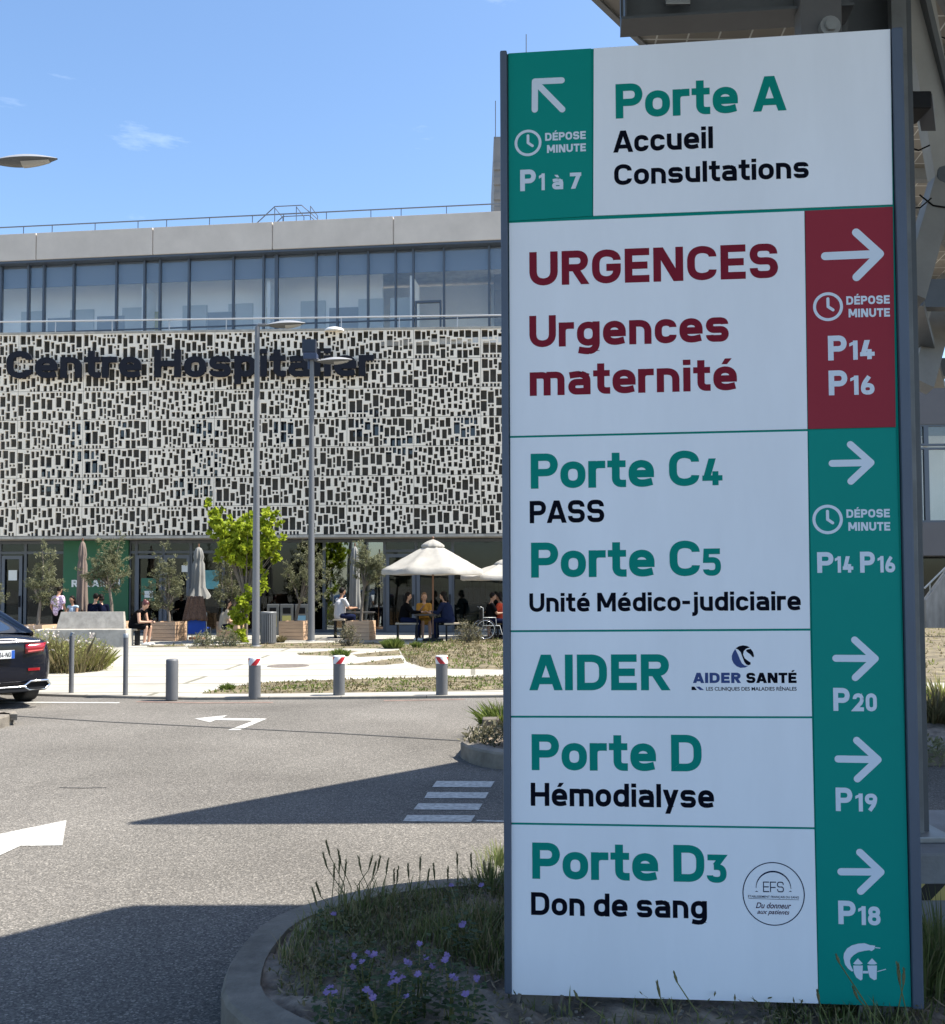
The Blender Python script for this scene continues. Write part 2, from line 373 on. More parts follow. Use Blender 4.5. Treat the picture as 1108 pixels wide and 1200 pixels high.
# ------------------------------------------------------------------ base materials
m_asph = mat('asphalt', (.105, .100, .094), .95, spec=.05)
def build_asphalt(m):
    n = m.node_tree; b = n.nodes["Principled BSDF"]; l = n.links.new
    t = n.nodes.new("ShaderNodeTexCoord")
    v = n.nodes.new("ShaderNodeTexVoronoi"); v.inputs['Scale'].default_value = 125; l(t.outputs['Object'], v.inputs['Vector'])
    hs = n.nodes.new("ShaderNodeSeparateColor"); l(v.outputs['Color'], hs.inputs[0])
    r = n.nodes.new("ShaderNodeValToRGB"); e = r.color_ramp.elements
    e[0].position = 0; e[0].color = (.078, .075, .070, 1); e[1].position = 1; e[1].color = (.27, .25, .222, 1)
    x = e.new(.45); x.color = (.124, .116, .104, 1); x = e.new(.85); x.color = (.165, .156, .143, 1)
    l(hs.outputs[0], r.inputs[0])
    z = n.nodes.new("ShaderNodeTexNoise"); z.inputs['Scale'].default_value = .55; z.inputs['Detail'].default_value = 6; l(t.outputs['Object'], z.inputs['Vector'])
    mr = n.nodes.new("ShaderNodeMapRange"); mr.inputs[1].default_value = .3; mr.inputs[2].default_value = .7; mr.inputs[3].default_value = .80; mr.inputs[4].default_value = 1.20; l(z.outputs[0], mr.inputs[0])
    mx = n.nodes.new("ShaderNodeMixRGB"); mx.blend_type = 'MULTIPLY'; mx.inputs[0].default_value = 1; l(r.outputs[0], mx.inputs[1]); l(mr.outputs[0], mx.inputs[2])
    l(mx.outputs[0], b.inputs['Base Color'])
    bp = n.nodes.new("ShaderNodeBump"); bp.inputs['Strength'].default_value = .5; bp.inputs['Distance'].default_value = .004; l(v.outputs['Distance'], bp.inputs['Height']); l(bp.outputs[0], b.inputs['Normal'])
build_asphalt(m_asph)
m_paint = mat('worn_road_paint', (.40, .395, .37), .88, var=.38, vscale=26, detail=8)
m_kerb = mat('kerb_concrete', (.18, .160, .132), .93, var=.35, vscale=4, bump=.5, bscale=70)
m_conc = mat('pale_concrete', (.38, .355, .31), .88, var=.22, vscale=3.5, bump=.3, bscale=45)
m_soil = mat('dry_soil', (.14, .11, .085), .95, var=.4, vscale=9, col2=(.23, .19, .15), bump=1., bscale=35)
m_steel = mat('galvanised_steel', (.30, .315, .32), .45, .55, var=.12, vscale=8)
m_dsteel = mat('dark_painted_steel', (.085, .095, .105), .5, .2, var=.1, vscale=6)
m_post = mat('grey_painted_metal', (.115, .118, .125), .5, .1, var=.08, vscale=5)
m_white = mat('sky_tinted_white_enamel', (.83, .875, .94), .5, var=.035, vscale=2.2, spec=.3, stretch=(1.6,1,.35))  # white panels: blue cast of the skylit shade is mixed into the base colour
m_green = mat('teal_panel_enamel', (.002, .262, .222), .5, var=.03, vscale=1.2, spec=.12)
m_red = mat('maroon_panel_enamel', (.295, .031, .05), .5, var=.03, vscale=1.2, spec=.12)
m_lgreen = mat('teal_vinyl', (.002, .245, .20), .7, spec=.1)
m_lred = mat('maroon_vinyl', (.21, .016, .034), .7, spec=.1)
m_lblack = mat('black_vinyl', (.004, .005, .012), .8, spec=.06)
m_lwhite = mat('white_vinyl', (.66, .75, .86), .6, spec=.2)
m_blue = mat('blue_vinyl', (.01, .045, .20), .5)
m_frame = mat('slate_aluminium', (.085, .11, .155), .5, .2, var=.05, vscale=4)
m_black = mat('black_rubber', (.006, .006, .007), .7, spec=.2)
m_dark = mat('dark_plastic', (.014, .015, .018), .6, spec=.2)

# ================================================================== GROUND
mb = MB(); mb.sheet([(-300,-300),(300,-300),(300,600),(-300,600)], -.012); struct('ground', mb, mat('far_ground', (.22,.20,.16), .95, var=.2))
mb = MB(); mb.sheet([(-60,-30),(60,-30),(60,20),(-60,20)], 0); struct('road', mb, m_asph)
# plaza of pale concrete slabs behind a nearly flush kerb
KERB = [(-40, G(0,814).y+1.2), tuple(G(-60,812.5).xy), tuple(G(100,817.5).xy), tuple(G(230,820.5).xy), tuple(G(400,819.5).xy), tuple(G(600,817.5).xy), (6, G(600,817).y+.1), (40, G(600,817).y+.6)]
m_plaza = mat('plaza_concrete', (.35, .333, .29), .88, var=.16, vscale=.9, bump=.15, bscale=60, detail=9)
def brickmat(m, sx, sy, mort, off=.5, dark=.35):
    n = m.node_tree; b = n.nodes["Principled BSDF"]; l = n.links.new
    prev = b.inputs['Base Color'].links[0].from_socket
    t = n.nodes.new("ShaderNodeTexCoord"); k = n.nodes.new("ShaderNodeTexBrick"); k.inputs['Scale'].default_value = 1
    k.inputs['Brick Width'].default_value = sx; k.inputs['Row Height'].default_value = sy; k.inputs['Mortar Size'].default_value = mort; k.offset = off
    k.inputs['Color1'].default_value = (1,1,1,1); k.inputs['Color2'].default_value = (.88,.88,.87,1); k.inputs['Mortar'].default_value = (dark,dark,dark*.9,1)
    mx = n.nodes.new("ShaderNodeMixRGB"); mx.blend_type = 'MULTIPLY'; mx.inputs[0].default_value = 1
    l(t.outputs['Object'], k.inputs['Vector']); l(prev, mx.inputs[1]); l(k.outputs['Color'], mx.inputs[2]); l(mx.outputs[0], b.inputs['Base Color'])
brickmat(m_plaza, 9.5, 1.35, .045, dark=.45)
mb = MB(); zt = .03
poly = KERB + [(40, 60), (-40, 60)]
n = len(KERB)
mb.add([(x, y+.14, zt) for x, y in KERB]+[(40,60,zt),(-40,60,zt)], [tuple(range(n+2))]); struct('plaza', mb, m_plaza)
mb = MB()
for i in range(n-1):
    (x0, y0), (x1, y1) = KERB[i], KERB[i+1]; L_ = math.hypot(x1-x0, y1-y0); k = max(1, round(L_/1.0))
    for j in range(k):
        a, b = j/k, (j+1)/k-.008/L_*1.0
        xa, ya, xb, yb = x0+(x1-x0)*a, y0+(y1-y0)*a, x0+(x1-x0)*b, y0+(y1-y0)*b
        mb.add([(xa,ya,-.01),(xb,yb,-.01),(xb,yb,zt+.004),(xa,ya,zt+.004),(xb,yb+.139,zt+.004),(xa,ya+.139,zt+.004)], [(0,1,2,3),(3,2,4,5)])
struct('plaza_kerb', mb, mat('plaza_kerb_concrete', (.22,.205,.18), .88, var=.2, vscale=4))
# dark bitumen joints and a reddish gutter line on the road
mb = MB()
for pts in ([(-60,833),(20,839.5),(120,846),(250,852.5),(400,860),(540,868.5)], [(70,923.5),(100,924.0),(125,923.4)]):
    for i in range(len(pts)-1):
        a, b = G(*pts[i]), G(*pts[i+1]); wd = .022 if pts[0][1] < 900 else .008
        d = (b-a).normalized(); nn = V((-d.y, d.x, 0))*wd; mb.add([(a-nn)+V((0,0,.004)), (b-nn)+V((0,0,.004)), (b+nn)+V((0,0,.004)), (a+nn)+V((0,0,.004))], [(0,1,2,3)])
struct('road_joint', mb, mat('bitumen_joint', (.03,.03,.03), .9, var=.3, vscale=6))
mb = MB()
for pts in ([(160,822.5),(240,824),(320,823.5)], [(450,821.5),(545,819.8)]):
    for i in range(len(pts)-1):
        a, b = G(*pts[i]), G(*pts[i+1]); d = (b-a).normalized(); nn = V((-d.y, d.x, 0))*.045
        mb.add([(a-nn)+V((0,0,.004)), (b-nn)+V((0,0,.004)), (b+nn)+V((0,0,.004)), (a+nn)+V((0,0,.004))], [(0,1,2,3)])
struct('gutter', mb, mat('reddish_gutter', (.19,.125,.10), .9, var=.3, vscale=8))
def marking(name, polys, z=.004):
    mb = MB()
    for p in polys: mb.add([V((*G(*q).xy, z)) for q in p], [tuple(range(len(p)))])
    return struct(name, mb, m_paint)
marking('road_marking', [[(-70,996),(0,978),(78,962),(73,991.5),(24.5,992),(0,1003),(-70,1035)]])
marking('road_marking', [[(228,842.5),(267,838.5),(259.5,842),(313,842.6),(281,856),(267,856.2),(297.5,845),(253,844.2),(246,846.8)]])
def z8(x, y): return (250+x/3.078, 820+y/3.078)
for k in ([(806,295),(1016,296),(1002,318),(790,317)], [(774,335),(994,336),(982,358),(762,357)], [(740,376),(972,377),(958,400),(723,398)], [(700,418),(946,419),(930,443),(684,441)]):
    marking('crossing_stripe', [[z8(*q) for q in k]])
marking('stop_line', [[(558,963.2),(700,967.2),(700,965.0),(560,961.6)]])
marking('edge_line', [[(-60,822.2),(140,823.4),(140,824.4),(-60,823.6)]])
for k in ([(1040,952),(1200,952),(1200,957),(1040,957)], [(1040,974),(1200,974),(1200,979),(1040,979)]): marking('parking_bay_line', [k])

# ------------------------------------------------------------------ raised traffic islands
def offset_poly(poly, d):
    n = len(poly); o = []
    for i in range(n):
        a, b, c = V(poly[i-1]), V(poly[i]), V(poly[(i+1)%n]); e = (b-a).normalized(); f = (c-b).normalized()
        m = (V((-e.y, e.x))+V((-f.y, f.x))); m /= max(.5, m.length); o.append(tuple(b+m*d*1.0))
    return o
def smooth_poly(p, it=2):
    for _ in range(it):
        q = []
        for i in range(len(p)):
            a, b = V(p[i]), V(p[(i+1)%len(p)]); q += [tuple(a*.75+b*.25), tuple(a*.25+b*.75)]
        p = q
    return p
def island(poly, h, soil_h, kw=.14, seg=.9, bump=.03):
    inner = offset_poly(poly, kw); n = len(poly); ins = offset_poly(poly, .012); mb = MB()
    acc = 0
    for i in range(n):
        j = (i+1)%n; a, b, c, d = poly[i], poly[j], inner[i], inner[j]; e, f = ins[i], ins[j]
        mb.add([(*a,0),(*b,0),(*b,h-.02),(*a,h-.02),(*e,h),(*f,h),(*c,h),(*d,h),(*c,h-.07),(*d,h-.07)], [(0,1,2,3),(3,2,5,4),(4,5,7,6),(6,7,9,8)])
    struct('island_kerb', mb, m_kerb)
    # soil: lumpy grid clipped to the inner outline
    bm = bmesh.new(); f = bm.faces.new([bm.verts.new((*p, soil_h)) for p in inner])
    xs = [p[0] for p in inner]; ys = [p[1] for p in inner]; step = .09
    for ax, lo, hi in ((0, max(min(xs), -1.2 if kw > .13 else -9), min(max(xs), 3.)), (1, min(ys), max(ys))):
        c = lo
        while c < hi:
            co = (c,0,0) if ax == 0 else (0,c,0); no = (1,0,0) if ax == 0 else (0,1,0)
            bmesh.ops.bisect_plane(bm, geom=bm.verts[:]+bm.edges[:]+bm.faces[:], plane_co=co, plane_no=no); c += step
    rr = random.Random(3)
    for v in bm.verts: v.co.z += rr.uniform(-bump, bump)
    mb = MB(); bm.verts.index_update(); mb.add([v.co.copy() for v in bm.verts], [[v.index for v in f.verts] for f in bm.faces], smooth=True); bm.free()
    struct('soil', mb, m_soil)
KH = .13
top = [(257,1167),(265,1132),(282,1106),(308,1080),(347,1062),(412,1044),(477,1033),(542,1028),(591,1027)]
isl = [tuple(G(x, y, KH).xy) for x, y in top]
pl = [(.3,2.92),(-.1,3.0),(-.47,3.15),(-.76,3.37)]+isl+[(1.2,5.2),(3.2,5.45),(7,5.6),(7,2.75),(1.5,2.8)]
pl = [tuple(p) for p in pl][::-1]
def ccw(p): return p if sum(p[i-1][0]*p[i][1]-p[i][0]*p[i-1][1] for i in range(len(p))) > 0 else p[::-1]
ISL_A = smooth_poly(ccw(pl), 1); island(ISL_A, KH, .10)
pl = [tuple(G(539,888).xy), tuple(G(543,872,.12).xy), tuple(G(556,855,.12).xy), tuple(G(568,841,.12).xy), (.9,12.6),(3,13),(9,13.2),(9,9.0),(3,8.75),(1.0,8.55), tuple(G(590,903).xy), tuple(G(556,897).xy)]
ISL_B = smooth_poly(ccw(pl), 1); island(ISL_B, .15, .12, kw=.16)
pl = [tuple(G(18,846,.0).xy), tuple(G(14,839.5,.1).xy), tuple(G(-4,835,.1).xy), (-9.5,12.6), (-9.5,11.4), tuple(G(-10,856).xy), tuple(G(8,852).xy)]
island(smooth_poly(ccw(pl), 1), .13, .09, kw=.15)

# ================================================================== WAYFINDING SIGN
SX, SY, SZ, SYAW, SW, SH = .1376, 3.55, .156, -.1007, 1.3628, 3.4186
SM = T(SX, SY, SZ, SYAW)
sgn = thing('wayfinding_sign', 'tall white, teal and maroon hospital direction sign with slate frame', 'direction sign', (SX+.68, SY-.06, .1))
def sp(px, py): return on(px, py, SM)
mb = MB(); fw = .029
mb.bbox((-fw, -.012, 0), (-.003, .12, SH+.003), .006, SM); mb.bbox((SW+.003, -.012, 0), (SW+.040, .12, SH+.003), .006, SM)
mb.box((-.003, .012, -.002), (SW+.003, .112, SH), SM)
mb.build('frame', m_frame, sgn)
mb = MB()
mb.box((.0, .004, .004), (SW, .012, SH-.003), SM); mb.build('backing', m_lgreen, sgn)
mb = MB()
for x in (.03, SW-.16):
    mb.box((x, .02, -.075), (x+.11, .10, -.002), SM)
    for dx in (-.02, .13): mb.tube([(x+dx, .0, -.07), (x+dx+.015, .0, .0)], .007, 6, SM)
mb.box((-.05, -.02, -.12), (SW+.05, .14, -.075), SM)
mb.build('base_plate', m_kerb, sgn)
rows = [  # left panels: (top-left, top-right, bottom-right, bottom-left) surveyed
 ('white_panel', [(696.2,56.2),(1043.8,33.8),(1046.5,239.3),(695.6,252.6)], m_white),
 ('green_panel', [(596.6,62.2),(693,56.4),(694.4,252.8),(597,258.8)], m_green),
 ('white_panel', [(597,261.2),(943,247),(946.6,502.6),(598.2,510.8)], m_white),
 ('red_panel', [(944,246.8),(1046.6,242),(1050.2,500.2),(947.6,502.6)], m_red),
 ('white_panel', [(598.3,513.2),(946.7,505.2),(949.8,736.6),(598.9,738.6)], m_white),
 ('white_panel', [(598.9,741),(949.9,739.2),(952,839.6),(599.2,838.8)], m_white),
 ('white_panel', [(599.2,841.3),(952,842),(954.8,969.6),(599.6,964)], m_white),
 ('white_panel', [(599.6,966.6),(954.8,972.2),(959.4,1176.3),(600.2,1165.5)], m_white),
 ('green_panel', [(947.8,504.2),(1050.3,501.2),(1068.5,1180.3),(960.4,1176.4)], m_green)]
PAN = []
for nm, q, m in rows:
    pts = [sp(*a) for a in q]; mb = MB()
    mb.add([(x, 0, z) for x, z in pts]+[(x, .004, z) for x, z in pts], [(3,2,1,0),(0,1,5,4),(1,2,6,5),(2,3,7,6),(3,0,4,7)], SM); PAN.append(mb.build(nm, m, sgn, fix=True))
pA, pGa, pU, pR, pC, pAi, pD, pD3, pG = PAN
CAPK = None
def words_(panel, name, m, items, w=.21):
    for s, (x0, y0), (x1, y1), cap in items:
        a, b = sp(x0, y0), sp(x1, y1); t = sp(x0, y0-cap)
        for k in range(len(s.split())):
            mb = MB(); put_text(mb, s, SM, a, b, math.dist(a, t), w, -.0006, only=k); mb.build(name, m, panel)
words_(pA, 'lettering', m_lgreen, [('Porte A', (722,138.9), (922.3,129), 40.4)])
words_(pA, 'lettering', m_lblack, [('Accueil', (719,178.8), (836,173.4), 25.4), ('Consultations', (720.2,217), (948.3,208.2), 24.3)], .20)
words_(pU, 'lettering', m_lred, [('URGENCES', (620.8,335), (912.3,325.3), 39.5), ('Urgences', (620.8,407.2), (854.5,400), 37), ('maternité', (621.2,464), (864.2,457), 36.3)])
words_(pC, 'lettering', m_lgreen, [('Porte C', (622.4,572.8), (820,569.3), 41), ('4', (823.6,569), (847.2,568.4), 31.5), ('Porte C', (622.8,677), (820.7,675), 41), ('5', (824.5,675), (845.4,674.6), 32)])
words_(pC, 'lettering', m_lblack, [('PASS', (621.2,613.3), (708.5,611.8), 26.2), ('Unité Médico-judiciaire', (620.8,717.2), (939,715.2), 21.8)], .20)
words_(pAi, 'lettering', m_lgreen, [('AIDER', (620.6,809), (784.6,809), 41.7)])
words_(pD, 'lettering', m_lgreen, [('Porte D', (623.5,902.6), (822.8,904.2), 42.2)])
words_(pD, 'lettering', m_lblack, [('Hémodialyse', (622.4,944.4), (837.3,947), 27)], .20)
words_(pD3, 'lettering', m_lgreen, [('Porte D', (624.2,1029.9), (826,1034), 42.5), ('3', (828.8,1034.4), (852,1034.9), 33)])
words_(pD3, 'lettering', m_lblack, [('Don de sang', (622.8,1072.3), (829,1076.8), 26.7)], .20)
def arrow(panel, tip, tails, heads, th):
    mb = MB(); k = 1/330.
    for i, t in enumerate(tails): put_line(mb, SM, [sp(*t), sp(*tip)], th*k, -.0006)
    for i, t in enumerate(heads): put_line(mb, SM, [sp(*t), sp(*tip)], th*k, -.0008-.0001*i)
    mb.build('arrow', m_lwhite, panel)
arrow(pGa, (627.2,95.4), [(659.2,128)], [(658.5,94), (627,128.3)], 7.6)
arrow(pR, (1031.5,297.4), [(967.4,300.1)], [(1003.7,272.3), (1004.2,324.7)], 9.4)
arrow(pG, (1021,542.1), [(975.7,543)], [(997,520.9), (997.6,564)], 8.)
arrow(pG, (1026,771.8), [(980,771.5)], [(1002,750), (1002.8,794.1)], 8.)
arrow(pG, (1029.3,890.3), [(982.6,889.5)], [(1004.4,867.7), (1005.2,912.8)], 8.1)
arrow(pG, (1032.6,1022), [(986.1,1021.7)], [(1008.1,999), (1009.1,1044.5)], 8.2)
def clock(panel, c, r):
    mb = MB(); cx, cz = sp(*c); k = r/330.
    put_line(mb, SM, [(cx+k*.9*math.cos(t*math.pi/20), cz+k*.9*math.sin(t*math.pi/20)) for t in range(40)], k*.2, -.0006, closed=True)
    put_line(mb, SM, [(cx, cz+k*.55), (cx, cz)], k*.2, -.0006); put_line(mb, SM, [(cx, cz), (cx+k*.33, cz-k*.24)], k*.2, -.0008)
    mb.build('clock_symbol', m_lwhite, panel)
clock(pGa, (619.1,167.3), 16.3); clock(pR, (970.8,359.3), 17); clock(pG, (970.3,608.7), 17.1)
words_(pGa, 'lettering', m_lwhite, [('DÉPOSE', (639.2,165), (686.9,162.6), 9.3), ('MINUTE', (641.4,179.2), (687,177), 9.3)], .23)
words_(pR, 'lettering', m_lwhite, [('DÉPOSE', (992.3,357.1), (1043.3,355.7), 9.9), ('MINUTE', (995,371.9), (1043.5,370.9), 10)], .23)
words_(pG, 'lettering', m_lwhite, [('DÉPOSE', (992.4,606.8), (1043.4,606.2), 9.8), ('MINUTE', (994.7,622), (1043.8,621.8), 10)], .23)
words_(pGa, 'lettering', m_lwhite, [('P', (610,224), (628.4,223), 25), ('1', (632,223), (638.8,222.6), 19.6), ('à', (647.5,222), (660.4,221.5), 16.8), ('7', (668.3,221.2), (681.6,220.6), 18.8)], .22)
words_(pR, 'lettering', m_lwhite, [('P', (971,422.5), (992.9,421.8), 29), ('14', (996,421.8), (1025.6,420.6), 22.5), ('P', (971.8,463.3), (993.7,462.7), 29), ('16', (997.2,462.7), (1025.4,462.2), 22.5)], .22)
words_(pG, 'lettering', m_lwhite, [('P', (958.3,671.4), (977.4,671.2), 24.3), ('14', (979.1,671.2), (1000.5,671), 19.2), ('P', (1008.6,671.2), (1026,671), 24.6), ('16', (1029.2,670.9), (1049.6,670.7), 19.2)], .22)
words_(pG, 'lettering', m_lwhite, [('P', (977.2,833.1), (996.5,833.4), 27), ('20', (1000,833.5), (1028.2,833.7), 21), ('P', (980,950.5), (999.6,950.8), 27.5), ('19', (1003.1,951), (1028.6,951.3), 21), ('P', (983.1,1083), (1003.5,1083.6), 27.5), ('18', (1006.4,1084), (1032.5,1084.7), 22)], .22)
# emblem of the clinic: disc with two sweeping letters
def zA(x, y): return sp(800+x/7.387, 740+y/7.387)
lg = MB(); put_poly(lg, SM, [zA(*q) for q in [(458,152),(440,180),(428,212),(430,245),(444,276),(470,302),(505,316),(545,312),(572,298),(540,296),(515,275),(498,240),(482,200),(468,172)]], -.0006)
put_poly(lg, SM, [zA(*q) for q in [(118,478),(150,478),(188,508),(152,508)]], -.0006)
a, b = zA(92,447), zA(505,447); put_text(lg, 'AIDER', SM, a, b, math.dist(a, zA(92,358)), .25, -.0006)
em = lg.build('clinic_logo', m_blue, pAi)
lg = MB(); put_poly(lg, SM, [zA(*q) for q in [(462,147),(490,128),(525,120),(560,126),(585,138),(552,150),(532,170),(526,200),(540,232),(565,252),(590,268),(592,285),(572,294),(552,285),(536,262),(522,225),(505,180),(485,158)]], -.0006)
put_poly(lg, SM, [zA(*q) for q in [(556,158),(592,150),(612,178),(622,216),(612,225),(590,200),(565,182),(552,170)]], -.0006)
put_poly(lg, SM, [zA(*q) for q in [(80,478),(104,478),(126,508),(80,508)]], -.0006)
a, b = zA(555,447), zA(990,447); put_text(lg, 'SANTÉ', SM, a, b, math.dist(a, zA(555,358)), .25, -.0006)
lg.build('clinic_logo', m_lblack, pAi)
font_text('clinic_logo', 'LES CLINIQUES DES MALADIES RÉNALES', SM, zA(206,512), zA(990,512), math.dist(zA(206,512), zA(206,480)), m_lblack, pAi, -.0006)
# blood service roundel
def zE(x, y): return sp(860+x/11.08, 1000+y/11.08)
lg = MB(); cx, cz = zE(520,528); k = 380/11.08/330.
m_ink = mat('navy_vinyl', (.008,.015,.05), .8, spec=.06)
put_line(lg, SM, [(cx+k*math.cos(t*math.pi/36), cz+k*1.035*math.sin(t*math.pi/36)) for t in range(72)], .0034, -.0006, closed=True)
arc = []
for t in range(21):
    th = math.pi*(t/20); arc.append((cx+k*.57*math.cos(th), cz+.006+k*.12+k*.56*math.sin(th)))
for i in range(20): put_line(lg, SM, arc[i:i+2], .0015+.004*math.sin(math.pi*(i+.5)/20), -.0006, round_=False)
a, b = zE(385,505), zE(655,508); put_text(lg, 'EFS', SM, a, b, math.dist(a, zE(385,368)), .10, -.0006)
put_line(lg, SM, [zE(195,588), zE(850,606)], .0016, -.0006, round_=False)
for x, y in ((300,497),(738,497)): put_poly(lg, SM, [zE(x-22,y+4), zE(x+22,y+4), zE(x,y-10)], -.0006)
lg.build('blood_service_logo', m_ink, pD3)
font_text('blood_service_logo', 'ÉTABLISSEMENT FRANÇAIS DU SANG', SM, zE(190,574), zE(850,588), math.dist(zE(190,574), zE(190,545)), m_ink, pD3, -.0006)
m_script = mat('plum_vinyl', (.05,.012,.045), .8, spec=.06)
font_text('blood_service_logo', 'Du donneur', SM, zE(290,712), zE(750,720), math.dist(zE(290,712), zE(290,635)), m_script, pD3, -.0006, .35)
font_text('blood_service_logo', 'aux patients', SM, zE(308,785), zE(728,797), math.dist(zE(308,785), zE(308,725)), m_script, pD3, -.0006, .35)
# hospital emblem with two round towers
def zT(x, y): return sp(970+x/13.85, 1090+y/13.85)
lg = MB()
Cc = [(775,255),(765,310),(720,342),(680,328),(600,338),(500,362),(412,420),(366,480),(372,550),(422,660),(400,675),(340,630),(288,560),(262,450),(270,380),(320,300),(400,250),(500,222),(600,215),(650,230),(690,245)]
Ci = Cc[5:10]; Co = [(340,630),(288,560),(262,450),(270,380),(320,300)]
sp_ = [((775,255),(765,310)),((690,245),(720,342)),((650,230),(680,328)),((600,215),(600,338)),((500,222),(500,362)),((400,250),(430,405)),((320,300),(385,450)),((270,380),(366,490)),((262,450),(368,520)),((288,560),(378,570)),((340,630),(400,620)),((400,675),(422,660))]
for i in range(len(sp_)-1): put_poly(lg, SM, [zT(*sp_[i][0]), zT(*sp_[i+1][0]), zT(*sp_[i+1][1]), zT(*sp_[i][1])], -.0006)
for q in ([(420,545),(495,460),(575,545),(540,560),(450,560)], [(420,577),(575,577),(570,800),(540,820),(470,770),(430,690)], [(648,545),(725,460),(808,545),(770,560),(690,560)], [(650,577),(805,577),(800,800),(760,815),(690,770),(665,690)], [(577,665),(662,665),(662,705),(577,705)], [(812,668),(950,632),(952,644),(812,682)], [(777,278),(860,288),(858,302),(777,294)]):
    put_poly(lg, SM, [zT(*p) for p in q], -.0006)
lg.build('hospital_emblem', m_lwhite, pG)

# ================================================================== HOSPITAL BUILDING
FM = T(1.0, 33.0, 0, -.035)              # cladding plane, local x along it, y into the building
UM = T(1.0, 34.2, 0, -.113)              # top storey, turned a little
hos = thing('hospital_building', 'wide hospital building with white perforated cladding and glazed top storey', 'building', (-8, 33, 0))
m_clad = mat('white_perforated_sheet', (.84, .745, .61), .55, var=.05, vscale=.5)
m_hole = mat('dark_wall_lining', (.10, .094, .083), .9, var=.3, vscale=.6)
m_par = mat('parapet_concrete', (.56, .505, .445), .8, var=.08, vscale=.8)
m_mull = mat('slate_window_frame', (.075, .095, .125), .45, .3)
m_room = mat('pale_interior_wall', (.88, .88, .84), .9, var=.04, vscale=.7)
m_rfloor = mat('interior_floor', (.12, .12, .11), .6)
g_top = glass('top_storey_glass', (.96, .97, .98), .05)
g_shop = glass('shop_glass', (.36, .42, .43), .02); g_teal = glass('teal_shop_glass', (.25, .40, .42), .22)
xL = on(0, 500, FM)[0]; SC = 33/1150.
NC, NR = 57, 25; CELL = .040
def holes(seed, mix):
    rg = random.Random(seed); occ = np.zeros((NC, NR), bool); hs = []
    pass
    for (wa, wb, ha, hb, tries, cap) in mix:
        k = 0
        for _ in range(tries):
            a, b = rg.randint(wa, wb), rg.randint(ha, hb); x, y = rg.randint(0, NC-a-1), rg.randint(0, NR-b-1)
            if not occ[max(0,x-1):x+a+1, max(0,y-1):y+b+1].any() and k < cap:
                occ[x:x+a, y:y+b] = True; hs.append((x, y, a, b)); k += 1
    m = np.zeros((NC, NR), bool)
    for x, y, a, b in hs: m[x:x+a, y:y+b] = True
    return hs, m
BIG = [(5,5,9,11,120,4),(4,5,7,9,500,10),(3,4,5,7,1500,24),(2,3,4,6,5000,60),(2,2,3,4,6000,60),(2,2,2,3,6000,60)]
MID = [(4,5,8,10,60,3),(4,4,6,8,300,9),(3,3,5,7,1500,30),(2,3,4,5,5000,70),(2,2,3,4,6000,70),(2,2,2,3,6000,60)]
SML = [(3,4,6,8,160,8),(3,3,4,5,1800,34),(2,2,4,5,5000,80),(2,2,3,4,6000,80),(2,2,2,3,6000,70)]
types = [holes(i, mx) for i, mx in enumerate((BIG, MID, SML, MID, BIG, SML, MID))]
TH = .07
#COVER
def panel_geo(hs, m):
    vs = []; fs = []
    def quad(p): fs.append(tuple(range(len(vs), len(vs)+4))); vs.extend(p)
    done = m.copy()
    for y in range(NR):
        x = 0
        while x < NC:
            if done[x, y]: x += 1; continue
            x1 = x
            while x1 < NC and not done[x1, y]: x1 += 1
            y1 = y+1
            while y1 < NR and not done[x:x1, y1].any() and (x == 0 or done[x-1, y1]) and (x1 == NC or done[x1, y1]): y1 += 1
            done[x:x1, y:y1] = True; g = .15
            a0 = x+(g if x == 0 else 0); a1 = x1-(g if x1 == NC else 0); b0 = y+(g if y == 0 else 0); b1 = y1-(g if y1 == NR else 0)
            quad([(a0,0,b0),(a1,0,b0),(a1,0,b1),(a0,0,b1)]); x = x1
    for x, y, a, b in hs:
        t = TH/CELL
        quad([(x,0,y),(x,t,y),(x+a,t,y),(x+a,0,y)]); quad([(x,0,y+b),(x+a,0,y+b),(x+a,t,y+b),(x,t,y+b)])
        quad([(x,0,y),(x,0,y+b),(x,t,y+b),(x,t,y)]); quad([(x+a,0,y),(x+a,t,y),(x+a,t,y+b),(x+a,0,y+b)])
    return np.array(vs), np.array(fs)
geo = [panel_geo(*t) for t in types]
Z0, Z1 = 3.40, 10.38; ph = (Z1-Z0)/7; pw = NC*CELL
vs = []; fs = []; off = 0; ncol = 12; X0 = xL-3*pw+.62
ncol = int((7.0-X0)/pw)
rg = random.Random(11)
pat = [[rg.randrange(7) for _ in range(ncol)] for _ in range(7)]
for r in range(7):
    for c in range(ncol):
        v, f = geo[pat[r][c] if rg.random() < .6 else (c*2+r*3) % 7]
        q = v*np.array([CELL, CELL, ph/NR]) + np.array([X0+c*pw, 0, Z0+r*ph]); vs.append(q); fs.append(f+off); off += len(v)
vs = np.concatenate(vs); fs = np.concatenate(fs); A = np.array(FM)
vs = vs @ A[:3, :3].T + A[:3, 3]
me = bpy.data.meshes.new('cladding'); me.vertices.add(len(vs)); me.vertices.foreach_set('co', vs.astype('f').ravel())
me.loops.add(fs.size); me.loops.foreach_set('vertex_index', fs.astype('i').ravel()); me.polygons.add(len(fs))
me.polygons.foreach_set('loop_start', np.arange(0, fs.size, 4, dtype='i')); me.polygons.foreach_set('loop_total', np.full(len(fs), 4, 'i')); me.update(); me.validate()
me.materials.append(m_clad); clad = link(bpy.data.objects.new('cladding', me), hos)
XE = X0+ncol*pw
